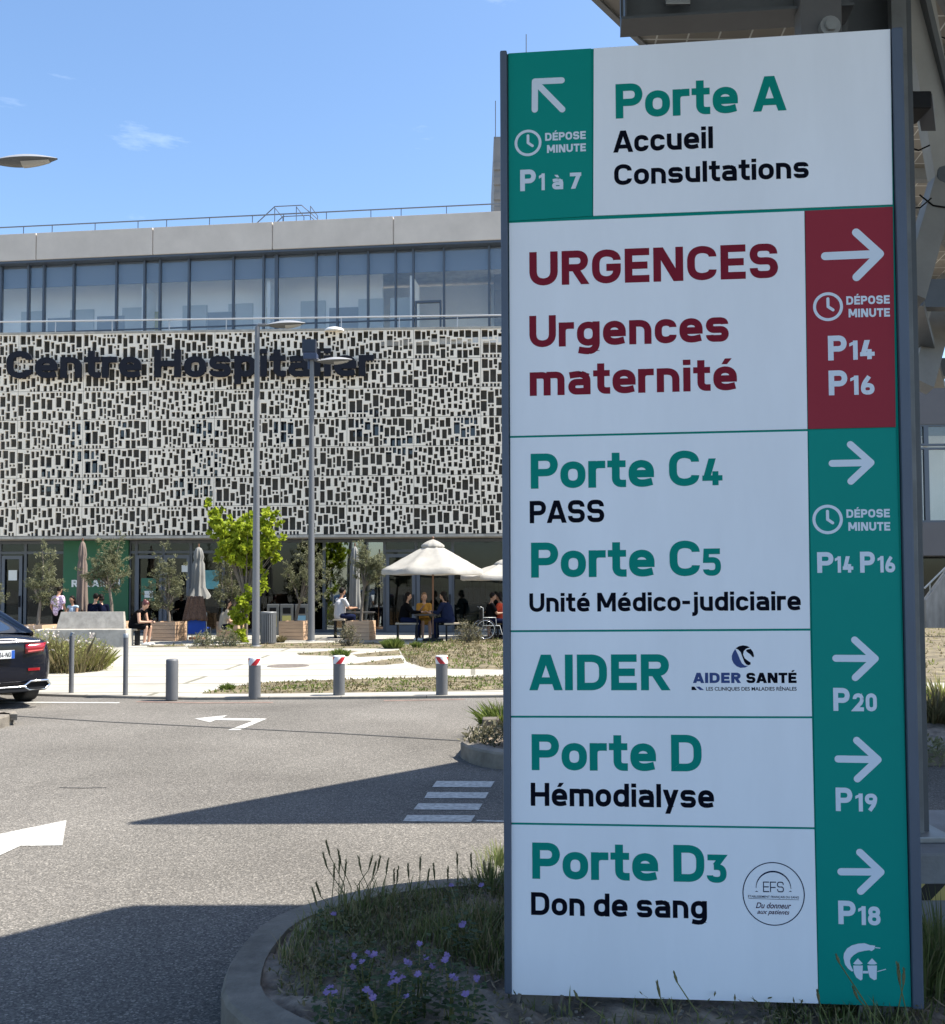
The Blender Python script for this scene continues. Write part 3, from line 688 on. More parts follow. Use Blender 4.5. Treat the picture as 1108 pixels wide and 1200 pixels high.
# lining wall behind the perforated sheet with real windows in it
mb = MB(); mb.box((X0-.05, .32, Z0-.02), (XE, .9, Z1-.02), FM); mb.build('wall', m_hole, hos)
mb = MB(); mb.box((X0-.05, -.015, Z1), (XE, .42, Z1+.07), FM); mb.box((X0-.05, -.02, Z0-.10), (XE, 1.3, Z0-.012), FM); mb.build('cladding_trim', m_conc, hos)
g_dark = mat('dark_window_glass', (.012,.017,.026), .06, spec=.8)
for px, py, wpx, hpx in ((88,505,24,30),(140,505,10,24),(240,500,34,30),(95,548,40,40),(240,545,34,34),(90,575,30,26),(330,505,26,28),(430,495,34,30),(545,500,26,30),(470,520,40,22),(225,568,44,24),(55,560,20,30)):
    a = on(px-wpx/2, py-hpx/2, FM); b = on(px+wpx/2, py+hpx/2, FM); mb = MB(); mb.box((a[0], .27, b[1]), (b[0], .318, a[1]), FM); mb.build('window', g_dark, hos)
# lettering on stand-off pins
mb = MB(); a, b = on(10,444.3,FM), on(439,441.5,FM); put_text(mb, 'Centre Hospitalier', FM, a, b, .945, .205, -.17, gap=.09, thick=-.10)
nm = mb.build('lettering', mat('anthracite_letters', (.018,.020,.028), .7, spec=.1), hos, fix=True)
# railing above the cladding
mb = MB()
zr = Z1+.52; mb.tube([FM @ V((X0, .25, zr)), FM @ V((XE, .25, zr))], .028, 8)
for k in range(int((XE-X0)/2.0)+1): mb.tube([FM @ V((X0+k*2.0, .25, Z1)), FM @ V((X0+k*2.0, .25, zr))], .018, 6)
mb.build('terrace_railing', mat('pale_grey_rail', (.45,.46,.47), .45, .3), hos)
# terrace slab, top-storey room
UL = on(0, 340, UM)[0]-4; UR = on(588.5, 265, UM)[0]; ZB, ZT = 10.1, 13.72; ZP = 14.75
mb = MB(); mb.box((UL, -1.2, ZB-.2), (UR+6, 6, ZB), UM); mb.build('terrace_slab', mat('pale_terrace', (.60,.59,.56), .8), hos)
mb = MB(); mb.box((UL, 1.3, ZB), (on(440,340,UM)[0], 1.4, ZT), UM); mb.box((UL, 4.6, ZB), (UR+6, 4.7, ZT), UM); mb.box((UL, .1, ZT-.02), (UR+6, 1.7, ZT+.1), UM); mb.box((UL, .1, ZB+.001), (UR+6, 4.6, ZB+.02), UM)
for x in (UL+3.0, UL+9.4, UL+14.2, UL+19.5): mb.box((x, .35, ZB+.02), (x+.12, 1.7, ZT-.9), UM)
mb.build('interior_wall', m_room, hos)
mb = MB(); mb.box((UL, .16, ZT-.85), (UR+6, .2, ZT-.03), UM); mb.build('ceiling_void', mat('ceiling_void_grey', (.17,.20,.24), .8), hos)
mb = MB()
for x0 in (4.1, 6.1, 8.2, 10.6, 12.4, 15.2, 17.4, 18.6): mb.box((UL+x0, 1.24, ZB+.02), (UL+x0+.95, 1.30, ZB+2.2), UM)
for o in (mb.build('interior_door', mat('interior_door_paint', (.50,.53,.52), .6), hos),): pass
mb = MB()
for x0, c in ((9.3,0),(13.9,0)): mb.box((UL+x0, 1.20, ZB+.9), (UL+x0+.45, 1.24, ZB+2.0), UM)
mb.build('interior_notice', mat('yellow_notice', (.50,.46,.22), .7), hos)
mb = MB()
for x0 in (5.2, 7.2, 11.6, 16.3): mb.box((UL+x0, 1.22, ZB+.6), (UL+x0+1.1, 1.26, ZB+1.9), UM)
mb.build('interior_screen', mat('grey_board', (.30,.32,.33), .5), hos)
# parapet in panels with open joints
mb = MB()
jx = [on(x, 285, UM)[0] for x in (-90, 48.5, 184, 323, 463.5, 601.5)]
for i in range(len(jx)-1):
    mb.bbox((jx[i]+.02, -.35, ZT+.03), (jx[i+1]-.02, .5, ZP), .008, UM)
mb.box((jx[0], -.30, ZT+.08), (jx[-1], .45, ZP-.1), UM)
mb.build('parapet', m_par, hos)
mb = MB(); mb.box((jx[0], -.30, ZT-.05), (jx[-1], .12, ZT+.028), UM); mb.build('window_head', m_mull, hos)
mxs = [-60,-30,2,34,52,87,137,170,188,222,274,309.5,325,371,396,432,464.5,485,521,574,596]
xs = [on(x, 340, UM)[0] for x in mxs]
for i in range(len(xs)-1):
    mb = MB(); mb.box((xs[i]+.03, .02, ZB), (xs[i+1]-.03, .035, ZT-.05), UM)
    p = mb.build('window_pane', g_top, hos)
mb = MB()
for i, x in enumerate(xs):
    wd = .05 if mxs[i] not in (325,) else .085
    mb.box((x-wd, -.05, ZB), (x+wd*.4, .10, ZT-.05), UM)
mb.box((xs[0], -.02, ZB), (xs[-1], .08, ZB+.08), UM); mb.box((xs[0], -.01, ZB+1.0), (xs[-1], .05, ZB+1.045), UM)
q0, q1 = on(484,360,UM)[0], on(520,360,UM)[0]; mb.box((q0+.08, -.03, ZB), (q0+.14, .06, ZB+1.6), UM); mb.box((q1-.14, -.03, ZB), (q1-.08, .06, ZB+1.6), UM); mb.box((q0+.08, -.03, ZB+1.6), (q1-.08, .06, ZB+1.68), UM)
mb.build('mullion', m_mull, hos)
# roof rail and hatch guard
mb = MB(); m_rail = mat('dark_roof_rail', (.10,.12,.15), .45, .3)
ya = .55; za, zb_ = ZP, ZP+.62
mb.tube([UM @ V((UL-1, ya, zb_)), UM @ V((UR+3, ya, zb_))], .026, 8)
for px in (-20,18,52,103,154,188,239,290,327,378,431,467,521,575): x = on(px, 255, UM)[0]; mb.tube([UM @ V((x, ya, za-.02)), UM @ V((x, ya, zb_))], .016, 6)
mb.build('roof_railing', m_rail, hos)
mb = MB(); hx = [on(x, 250, UM)[0] for x in (290, 312, 338, 355, 367)]
for dy in (1.0, 2.0):
    pts = [(hx[0]-.1, dy, ZP+.4), (hx[1], dy, ZP+1.1), (hx[2]+.2, dy, ZP+1.1), (hx[4], dy, ZP+.45), (hx[3], dy, ZP-.05)]
    mb.tube([UM @ V(p) for p in pts], .02, 6, smooth=False)
    for x in hx[1:4]: mb.tube([UM @ V((x, dy, ZP-.05)), UM @ V((x, dy, ZP+1.05))], .016, 6)
mb.tube([UM @ V((hx[1], 1, ZP+.3)), UM @ V((hx[3], 1, ZP+.3))], .016, 6)
for x in hx[1:4]: mb.tube([UM @ V((x, 1, ZP+1.05)), UM @ V((x, 2, ZP+1.05))], .016, 6)
mb.box((hx[0]-.3, .9, ZP-.06), (hx[4]+.2, 2.2, ZP), UM); mb.build('roof_hatch_guard', m_rail, hos)
mb = MB(); mb.box((UL, .5, ZT+.1), (UR+6, 12, ZP-.25), UM); mb.build('roof', m_conc, hos)
# plant block on the roof behind
a = P(579, 160, 38); mb = MB(); mb.box((a.x, 38, 12), (a.x+7, 44, a.z)); 
for k in range(9): mb.box((a.x-.02, 37.94, 13.2+k*.6), (a.x+7, 37.99, 13.5+k*.6))
mb.build('plant_enclosure', mat('louvre_grey', (.19,.185,.18), .6, var=.1, vscale=2), hos)
mb = MB(); mb.tube([P(581,162,38), P(581,118,38)], .02, 6); mb.tube([P(617,70,38), P(617,40,38)], .02, 6); mb.build('aerial', m_rail, hos)
mb = MB(); mb.lathe([(.36,0),(.35,.05),(.28,.10),(.15,.14),(.02,.15)], FM @ V((on(392,380,FM)[0], .1, Z1-.02)), 20); mb.build('roof_light', mat('white_dome', (.7,.7,.68), .4), hos)

# ---------------- ground floor: storefront 1.1 m behind the cladding
GM = T(1.0, 34.15, 0, -.035); ZC = Z0-.1
m_sf = mat('shopfront_frame', (.085,.097,.115), .5, .2)
m_relais = mat('green_shop_board', (.010,.105,.045), .55, var=.06, vscale=1.5)
def gx(px): return on(px, 690, GM)[0]
def gz(py): return on(300, py, GM)[1]
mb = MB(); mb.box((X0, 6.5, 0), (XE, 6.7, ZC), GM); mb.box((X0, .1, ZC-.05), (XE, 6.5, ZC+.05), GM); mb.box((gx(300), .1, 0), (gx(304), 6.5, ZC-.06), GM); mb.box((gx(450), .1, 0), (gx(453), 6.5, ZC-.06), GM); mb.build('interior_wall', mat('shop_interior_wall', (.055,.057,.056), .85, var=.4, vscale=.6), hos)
mb = MB(); mb.box((gx(454), 3.6, .05), (XE, 3.7, ZC-.06), GM); mb.build('interior_wall', mat('cafe_back_wall', (.24,.235,.21), .85, var=.3, vscale=.7), hos)
mb = MB(); mb.box((X0, .1, .02), (XE, 6.5, .05), GM); mb.build('interior_floor', m_rfloor, hos)
bays = [(-95,-45),(-45,0),(0,30),(30,76),(152,160),(160,192),(192,224),(224,262),(262,304),(304,380),(380,451),(451,488),(488,531),(531,600),(600,690)]
for a, b in bays:
    xa, xb = gx(a), gx(b); mb = MB(); f = .05
    mb.box((xa, -.05, .03), (xa+f, .05, ZC-.02), GM); mb.box((xb-f, -.05, .03), (xb, .05, ZC-.02), GM); mb.box((xa+f, -.045, ZC-.12), (xb-f, .045, ZC-.02), GM); mb.box((xa+f, -.045, .03), (xb-f, .045, .14), GM)
    if a not in (262,304,380,531): mb.box((xa+f, -.045, gz(648)), (xb-f, .045, gz(648)+.09), GM)
    fr = mb.build('shopfront_frame', m_sf, hos)
    mb = MB(); mb.box((xa+f, -.008, .14), (xb-f, .008, ZC-.12), GM); mb.build('glass', g_teal if a == 380 else g_shop, fr)
# door leaves
for a, b in ((3,27),(160,191),(193,223),(453,487),(489,530)):
    xa, xb = gx(a), gx(b); mb = MB(); zt_ = gz(650); f = .11
    mb.box((xa, -.09, .05), (xa+f, -.052, zt_), GM); mb.box((xb-f, -.09, .05), (xb, -.052, zt_), GM); mb.box((xa+f, -.09, zt_-.12), (xb-f, -.052, zt_), GM); mb.box((xa+f, -.09, .05), (xb-f, -.052, .28), GM)
    d = mb.build('door', mat('grey_blue_door', (.10,.115,.14), .5, .1), hos)
    mb = MB(); mb.box((xb-f*.8, -.16, .95), (xb-f*.4, -.092, 1.35), GM); mb.build('handle', m_dark, d)
def poster(a, b, y0, y1, m, yy=-.11):
    mb = MB(); mb.box((gx(a), yy, gz(y1)), (gx(b), yy+.012, gz(y0)), GM); return mb.build('poster', m, hos)
m_paper = mat('white_paper', (.66,.68,.66), .8); m_gp = mat('green_poster', (.03,.14,.09), .6)
poster(11.5,21.5,667,679,m_paper); poster(167,184,677,704,m_gp,-.115); poster(171,181,692,700,m_paper,-.13); poster(214,221,662,670,m_paper); poster(240,257,668,690,mat('turquoise_poster',(.10,.30,.32),.6,var=.3,vscale=3),-.03)
# green shop board
mb = MB(); mb.box((gx(76), -.14, .06), (gx(152), .02, ZC-.02), GM); brd = mb.build('shop_board', m_relais, hos)
mb = MB(); put_text(mb, 'RELAIS H', GM, on(86,688,GM), on(142.5,687.3,GM), .25, .23, -.148); mb.build('lettering', mat('white_letters', (.7,.72,.7), .5), brd)
# stacked chairs on tables seen through the window
mb = MB()
for k, px in enumerate((470,480,505,512,545,552,560,568,577,585)):
    for j in range(2):
        x = gx(px); z = 1.05+.5*(1-j); mb.tube([GM @ V((x, 1.8+j, z)), GM @ V((x+.05*(-1)**k, 1.8+j, z+.75))], .018, 5); mb.tube([GM @ V((x-.2, 1.8+j, z+.55)), GM @ V((x+.2, 1.8+j, z+.55))], .016, 5)
mb.box((gx(540), 1.5, .98), (gx(595), 2.2, 1.02), GM); mb.box((gx(466), 1.5, .98), (gx(520), 2.2, 1.02), GM)
for px in (468,518,542,592): mb.box((gx(px)-.03, 1.6, .05), (gx(px)+.03, 2.1, .98), GM)
mb.build('interior_chair_stack', m_dark, hos)

# ================================================================== NEIGHBOURING WING at the right
YN = 38.; ann = thing('office_wing', 'grey office wing with strip windows glimpsed right of the big sign', 'building', (22, YN, 0))
def nz_(py): return P(1092, py, YN).z
mb = MB(); x0 = P(1040, 600, YN).x; mb.box((x0, YN, nz_(497)), (40, YN+9, nz_(447))); mb.box((x0, YN, nz_(651)), (40, YN+9, nz_(612))); mb.box((x0, YN+3.2, -.2), (40, YN+9, nz_(651))); mb.box((x0, YN+.3, nz_(612)), (x0+.3, YN+9, nz_(497)))
mb.build('wall', mat('anthracite_cladding', (.085,.085,.095), .6, var=.06, vscale=1.), ann)
mb = MB(); mb.box((x0, YN+3, nz_(612)), (40, YN+3.1, nz_(497))); mb.build('interior_wall', m_room, ann)
xs = [P(px, 550, YN).x for px in (1040,1079,1087.5,1150,1200,1300)]
for i in range(5):
    fr = MB(); a, b = xs[i], xs[i+1]
    for (z0, z1) in ((nz_(612), nz_(524)), (nz_(522), nz_(497))):
        fr.box((a, YN+.05, z0), (a+.09, YN+.2, z1)); fr.box((b-.09, YN+.05, z0), (b, YN+.2, z1)); fr.box((a+.09, YN+.05, z0), (b-.09, YN+.2, z0+.08)); fr.box((a+.09, YN+.05, z1-.08), (b-.09, YN+.2, z1))
    f = fr.build('window', m_mull, ann)
    mb = MB(); mb.box((a+.09, YN+.12, nz_(612)+.08), (b-.09, YN+.135, nz_(497)-.08)); mb.build('pane', g_top, f)
for i in range(5):
    mb = MB(); mb.box((xs[i]+.05, YN+2.0, 0), (xs[i+1]-.05, YN+2.02, nz_(651))); mb.build('ground_pane', g_shop, ann)
    mb = MB(); mb.box((xs[i], YN+1.95, 0), (xs[i]+.05, YN+2.05, nz_(651))); mb.build('ground_mullion', m_mull, ann)
# stair ramp wall in raw concrete
q = [P(1086,736,30), P(1086,703,30), P(1112,668,30), P(1150,640,30), P(1150,736,30)]
mb = MB(); mb.add([V((p.x, 30, p.z)) for p in q]+[V((p.x, 30.25, p.z)) for p in q], [(4,3,2,1,0),(5,6,7,8,9)]+[(i,(i+1)%5,5+(i+1)%5,5+i) for i in range(5)])
rw = mb.build('ramp_wall', mat('stained_concrete', (.20,.20,.195), .85, var=.35, vscale=2.5, stretch=(1,1,.25)), None, fix=True); tag(rw, 'stained pale concrete wall of a ramp rising to the right', 'ramp wall')
rl = MB(); rl.tube([q[1]+V((0,.1,.35)), q[3]+V((0,.1,.35))], .03, 6)
for t in (.1,.35,.6,.85): p = q[1].lerp(q[3], t); rl.tube([p+V((0,.1,-.05)), p+V((0,.1,.35))], .02, 6)
rl.build('handrail', m_steel, rw)

# ================================================================== PLAZA FURNITURE
PZ = .03
# bollards
def bollard(px, pyb, capped, label, grp):
    g = G(px, pyb, PZ); t = thing('bollard', label, 'bollard', (g.x, g.y, PZ), grp)
    r = .086; h = .47 if capped else .54
    mb = MB(); mb.lathe([(r,-.02),(r,h-.01)]+([] if capped else [(r-.004,h+.012),(r-.02,h+.02),(.01,h+.022)]), (g.x,g.y,PZ), 24); mb.build('post', m_post, t)
    if capped:
        mb = MB(); mb.lathe([(r+.004,h-.012),(r+.004,h+.088),(r-.004,h+.104),(.01,h+.108)], (g.x,g.y,PZ), 24); cp = mb.build('cap', mat('reflective_white', (.66,.66,.66), .45), t)
        # red diagonal band wrapped on the cap
        mb = MB(); sgnm = 1 if capped == 1 else -1
        for k in range(3):
            b0 = -math.pi/2 + k*2*math.pi/3 + (.5 if capped == 1 else -.3); n = 24; lo, hi = -.011, .087
            def pt(f):
                ang = b0 + sgnm*(-.95+1.9*f); rr = r+.0055; zc = lo-.045+(hi-lo+.09)*f
                return [(g.x+rr*math.cos(ang), g.y+rr*math.sin(ang), PZ+h+min(hi, max(lo, zc+o))) for o in (-.045, .045)]
            for i in range(n):
                a, b = pt(i/n), pt((i+1)/n); mb.add([a[0], b[0], b[1], a[1]], [(0,1,2,3)])
        mb.build('band', mat('reflective_red', (.42,.012,.02), .45), cp)
bg_ = 'bollards along the plaza kerb'
bollard(201.5, 818.5, 0, 'plain grey steel bollard without a cap, nearest the parked car', bg_)
bollard(298.5, 817, 1, 'grey bollard with red and white cap in front of the taller lamp post', bg_)
bollard(397.5, 814.5, 1, 'grey bollard with red and white cap between the other two capped ones', bg_)
bollard(518, 814.5, 2, 'grey bollard with red and white cap in front of the white parasol', bg_)
for px, pyb, pyt, lab in ((83.5, 812, 740.5, 'slim grey steel post with slanted tip beside the car and flowers'), (147, 815, 742.5, 'slim grey steel post with flat top in front of the seated woman')):
    g = G(px, pyb, PZ); hgt = P(px, pyt, g.y).z-PZ; t = thing('slim_post', lab, 'post', (g.x, g.y, PZ), 'slim posts along the kerb')
    mb = MB(); mb.lathe([(.036,-.02),(.036,hgt-.06)], (g.x,g.y,PZ), 16); mb.build('tube', m_post, t)
    mb = MB()
    if px < 100: mb.lathe([(.0365,hgt-.06),(.0365,hgt-.058)], (g.x,g.y,PZ), 16); mb.add([(g.x-.037,g.y-.037,PZ+hgt-.12),(g.x+.037,g.y-.037,PZ+hgt-.02),(g.x+.037,g.y+.037,PZ+hgt-.02),(g.x-.037,g.y+.037,PZ+hgt-.02),(g.x-.02,g.y,PZ+hgt)], [(0,1,4),(1,2,4),(2,3,4),(3,0,4)])
    else: mb.lathe([(.0375,hgt-.06),(.0375,hgt-.008),(.03,hgt),(.005,hgt+.002)], (g.x,g.y,PZ), 16)
    mb.build('cap', m_steel, t)
# street lamps
def lamp(px, pyb, pyt, hx0, hx1, hy0, hy1, label, Y=None, base=None, box=False):
    g = G(px, pyb, PZ) if Y is None else base
    Yd = g.y; zt_ = P(px, pyt, Yd).z
    t = thing('street_lamp', label, 'street lamp', (g.x, g.y, PZ), 'street lamps')
    mb = MB(); mb.tube([(g.x,g.y,PZ-.05),(g.x,g.y,PZ+1.2),(g.x,g.y,zt_)], [.105,.10,.065], 16); mb.lathe([(.16,-.01),(.16,.02),(.11,.03)], (g.x,g.y,PZ), 16); p = mb.build('pole', mat('lamp_pole_grey', (.15,.155,.165), .5, .25), t)
    mb = MB(); d = [(g.x-.009-.09, g.y-.107, PZ+.6),(g.x+.08, g.y-.09, PZ+1.1)]
    a = P(hx0, hy1, Yd); b = P(hx1, (hy0+hy1)/2, Yd); Lh = b.x-a.x; zc = P(hx0, (hy0+hy1)/2+2, Yd).z
    mb = MB(); mb.tube([(g.x,g.y,zt_-.02),(g.x+.04,g.y,zt_+.05),(a.x+.12,g.y,zc)], [.055,.045,.035], 10); mb.build('arm', m_post, t)
    # flat lens-shaped head
    n = 24; m = 7; top = MB(); bot = MB()
    def hd(u, v, s): # u along, v across
        ww = .17*math.sin(math.pi*min(1,max(0,(u*.93+.05))))**.7; z = s*(.10 if s > 0 else .115)*math.sin(math.pi*min(1,max(0,(u*.92+.04))))*(1-v*v)
        return (a.x+Lh*u, g.y+ww*v, zc+.10*u*Lh*.5+z)
    for mbx, s in ((top, 1), (bot, -1)):
        vs = [hd(i/n, -1+2*j/m, s) for i in range(n+1) for j in range(m+1)]
        mbx.add(vs, [(i*(m+1)+j, (i+1)*(m+1)+j, (i+1)*(m+1)+j+1, i*(m+1)+j+1) if s > 0 else (i*(m+1)+j, i*(m+1)+j+1, (i+1)*(m+1)+j+1, (i+1)*(m+1)+j) for i in range(n) for j in range(m)], smooth=True)
    h1 = top.build('lamp_head', mat('lamp_head_grey', (.36,.36,.36), .4, .3), t); bot.build('underside', mat('lamp_underside', (.085,.085,.085), .5), h1)
    ln = MB(); vs = [hd(.5+.4*i/8, -.75+1.5*j/6, -1) for i in range(9) for j in range(7)]; ln.add([(x,y,z-.012) for x,y,z in vs], [(i*7+j, i*7+j+1, (i+1)*7+j+1, (i+1)*7+j) for i in range(8) for j in range(6)], smooth=True); ln.build('diffuser', mat('lamp_diffuser', (.30,.29,.27), .3), h1)
    if box:
        c = P(363, 409, Yd); mb = MB(); mb.bbox((c.x-.2, Yd-.16, c.z-.14), (c.x+.2, Yd+.16, c.z+.26), .02); mb.build('camera_housing', mat('navy_camera_box', (.012,.016,.03), .3), t)
        mb = MB(); mb.bbox((c.x-.16, Yd-.20, c.z-.34), (c.x+.24, Yd+.14, c.z-.15), .02); mb.tube([(c.x-.01,Yd,c.z-.6),(c.x-.01,Yd,c.z-.3)], .05, 8); mb.build('camera_bracket', mat('dark_blue_bracket', (.03,.045,.09), .4), t)
    return t
lamp(299.8, 757.5, 383, 312, 358, 373, 385, 'tall grey lamp post standing before the bright green tree')
lamp(364.8, 751.5, 420, 371, 413, 415, 428, 'grey lamp post carrying a dark camera box below its curved head', box=True)
b = P(-33, 690, 16.8); lamp(-33, 0, 197, -12, 67, 178, 198, 'lamp head on a post outside the photo, at the left above the roof', Y=16.8, base=V((b.x, 16.8, PZ)))

# concrete benches
def bench(px0, px1, pyb, label, bk=(18,-6), name='bench'):
    g0, g1 = G(px0, pyb, PZ), G(px1, pyb, PZ); Y = g0.y; cx = (g0.x+g1.x)/2
    t = thing(name, label, 'bench', (cx, Y+.3, PZ))
    mb = MB(); mb.bbox((g0.x, Y, PZ-.01), (g1.x, Y+.62, PZ+.47), .018); mb.build('seat', m_conc, t)
    z0, z1 = PZ+.475, PZ+.93; xa, xb = P(px0+bk[0], 720, Y).x, P(px1+bk[1], 720, Y).x
    vs = [(xa,Y+.42,z0),(xb,Y+.42,z0),(xb,Y+.62,z0),(xa,Y+.62,z0),(xa+.10,Y+.50,z1),(xb-.05,Y+.50,z1),(xb-.05,Y+.62,z1),(xa+.10,Y+.62,z1)]
    mb = MB(); mb.add(vs, [(0,3,2,1),(4,5,6,7),(0,1,5,4),(1,2,6,5),(2,3,7,6),(3,0,4,7)]); mb.build('backrest', mat('bench_concrete', (.36,.335,.295), .85, var=.22, vscale=5, bump=.3, bscale=50), t)
bench(40, 145, 758.5, 'long pale concrete bench with slanted back behind the flowering clump')
bench(-50, 44, 741, 'pale concrete bench seen above the boot of the dark car', (10,-30))
# wooden planters
m_wood = mat('planter_wood', (.50,.335,.215), .7, var=.14, vscale=2.2, stretch=(1,1,9), bump=.15, bscale=25)
m_pot = mat('planter_soil', (.05,.04,.03), .95)
def planter(px0, px1, pyb, label):
    g0, g1 = G(px0, pyb, PZ), G(px1, pyb, PZ); Y = g0.y; wd = g1.x-g0.x; hh = .57; c = V((g0.x+wd/2, Y+wd/2, PZ))
    t = thing('planter', label, 'planter', tuple(c), 'wooden planters on the plaza'); M = T(c.x, c.y, PZ, -.16); q = wd/2
    mb = MB(); th = .045
    for k in range(5):
        z0, z1 = k*hh/5+.004, (k+1)*hh/5-.004
        for y0 in (-q, q-th): mb.box((-q, y0, z0), (q, y0+th, z1), M)
        for x0 in (-q, q-th): mb.box((x0, -q+th, z0), (x0+th, q-th, z1), M)
    mb.build('box', m_wood, t)
    mb = MB(); mb.box((-q+th, -q+th, .0), (q-th, q-th, hh-.06), M); mb.build('soil', m_pot, t)
    return c + V((0, 0, hh-.06))
PLT = [planter(20,52,757,'wooden planter half hidden by the dark car boot'), planter(108,141,751,'wooden planter hidden behind the long concrete bench'), planter(178,208,751.5,'wooden planter right of the woman holding her phone'),
       planter(255,281,751,'wooden planter beside the bright green tree'), planter(328.5,358,750.5,'wooden planter between the two lamp posts'), planter(406.5,435.5,750.5,'wooden planter in front of the man in a white shirt'), planter(-30,2,752,'wooden planter at the left border of the photo')]
# litter bin with vertical slats
g = G(314.5, 754.5, PZ); t = thing('litter_bin', 'round slatted grey litter bin right of the tall lamp post', 'litter bin', (g.x,g.y,PZ)); mb = MB()
for k in range(26):
    th = 2*math.pi*k/26; M = T(g.x,g.y,PZ,th); mb.box((.20,-.018,.05), (.222,.018,.86), M)
mb.lathe([(.225,.84),(.23,.86),(.225,.9),(.20,.9),(.20,.84)], (g.x,g.y,PZ), 26); mb.lathe([(.215,.02),(.215,.07)], (g.x,g.y,PZ), 26); mb.build('slats', mat('bin_grey', (.15,.155,.16), .5, .2), t)
mb = MB(); mb.lathe([(.185,.03),(.185,.83)], (g.x,g.y,PZ), 20); mb.build('liner', m_dark, t)
# recycling station
Y = 32.6; t = None
for i, (a, b, c, lab) in enumerate(((313,327,(.45,.36,.05),'yellow'), (328.5,344,(.40,.37,.12),'olive yellow'), (346,361,(.14,.30,.42),'pale blue'))):
    x0, x1 = P(a,700,Y).x, P(b,700,Y).x; z1 = P(a,708,Y).z
    t = thing('recycling_bin', 'grey recycling bin with %s notice under a dark slot' % lab, 'recycling bin', ((x0+x1)/2,Y,PZ), 'recycling bins against the shop window')
    mb = MB(); mb.bbox((x0,Y,PZ), (x1,Y+.4,z1), .02); mb.build('cabinet', mat('bin_cabinet', (.13,.135,.13), .6), t)
    mb = MB(); mb.box((x0+.09,Y-.012,z1-.32), (x1-.09,Y+.002,z1-.12)); mb.build('slot', m_black, t)
    mb = MB(); mb.box((x0+.07,Y-.01,z1-.75), (x1-.07,Y+.004,z1-.38)); mb.build('notice', mat('bin_notice_'+lab.replace(' ','_'), c, .6), t)
# parasols
m_cloth = mat('ecru_canvas', (.40,.385,.35), .9, var=.14, vscale=2.5, bump=.6, bscale=5); m_pole = mat('wooden_pole', (.16,.08,.045), .6, var=.2, vscale=3, stretch=(1,1,.2))
def cloth_trans(m):
    n = m.node_tree; l = n.links.new; o = n.nodes["Material Output"]; b = n.nodes["Principled BSDF"]; tr = n.nodes.new("ShaderNodeBsdfTranslucent"); tr.inputs[0].default_value = (.6,.57,.5,1); ms = n.nodes.new("ShaderNodeMixShader"); ms.inputs[0].default_value = .25
    l(b.outputs[0], ms.inputs[1]); l(tr.outputs[0], ms.inputs[2]); l(ms.outputs[0], o.inputs[0])
cloth_trans(m_cloth)
def parasol(pc, Y, apy, rimy, halfpx, label, nsec=8, rot=.2):
    c = P(pc, apy, Y); zr = P(pc, rimy, Y).z; rad = halfpx/1150*Y; za = c.z-.06; rr = random.Random(int(pc))
    t = thing('parasol', label, 'parasol', (c.x, Y, PZ), 'open parasols')
    n = nsec*8; rings = 9; vs = []; fs = []
    def rim(a, k):
        f = ((a-rot)/(2*math.pi/nsec)) % 1; ch = math.cos(math.pi/nsec)/math.cos((f-.5)*2*math.pi/nsec); return k*ch
    for i in range(rings+1):
        u = .13+.87*i/rings
        for j in range(n):
            a = 2*math.pi*j/n; f = ((a-rot)/(2*math.pi/nsec)) % 1; sag = .12*u*math.sin(math.pi*f)*math.sin(math.pi*min(1,u)*.9); rk = rim(a, rad*u)
            z = za+(zr-za)*(u**1.06) - sag + .012*math.sin(j*1.7+i*2.1)*u
            vs.append((c.x+rk*math.cos(a), Y+rk*math.sin(a), z))
    for j in range(n):
        a = 2*math.pi*j/n; f = ((a-rot)/(2*math.pi/nsec)) % 1; rk = rim(a, rad*1.005); vs.append((c.x+rk*math.cos(a), Y+rk*math.sin(a), zr-.13-.03*math.sin(math.pi*f)))
    for i in range(rings+1):
        for j in range(n): q = (j+1)%n; fs.append((i*n+j, i*n+q, (i+1)*n+q, (i+1)*n+j))
    mb = MB(); mb.add(vs, fs, smooth=True); cn = mb.build('canopy', m_cloth, t)
    vs = []; fs = []
    for i, (u, z) in enumerate(((.02,.085),(.10,.06),(.17,.02),(.225,-.025),(.23,-.075))):
        for j in range(n):
            a = 2*math.pi*j/n; rk = rim(a, rad*u)*(1+.02*math.sin(j*1.3)); vs.append((c.x+rk*math.cos(a), Y+rk*math.sin(a), za+z+(zr-za)*u*.35))
    for i in range(4):
        for j in range(n): q = (j+1)%n; fs.append((i*n+j, i*n+q, (i+1)*n+q, (i+1)*n+j))
    mb = MB(); mb.add(vs, fs, smooth=True); mb.build('vent', m_cloth, cn)
    mb = MB(); mb.tube([(c.x,Y,PZ),(c.x,Y,za+.09)], .028, 10); mb.ball((c.x,Y,za+.13), .04, 8); pl_ = mb.build('pole', m_pole, t)
    for k in range(nsec):
        a = rot+k*2*math.pi/nsec; mb = MB(); mb.tube([(c.x,Y,za-.03),(c.x+rad*.98*math.cos(a),Y+rad*.98*math.sin(a),zr-.03)], .012, 5); mb.tube([(c.x,Y,zr-.1),(c.x+rad*.5*math.cos(a),Y+rad*.5*math.sin(a),za+(zr-za)*.5-.04)], .01, 5); mb.build('rib', m_pole, t)
    mb = MB(); mb.lathe([(.3,0),(.3,.07),(.05,.09),(.05,.2)], (c.x,Y,PZ), 16); mb.build('base', m_dark, t)
parasol(507.5, 28.6, 633, 667.5, 62.5, 'open off-white parasol with wooden pole over a table of three people', rot=.35)
parasol(591, 30.6, 656, 674.5, 52, 'second off-white parasol partly hidden behind the direction sign')
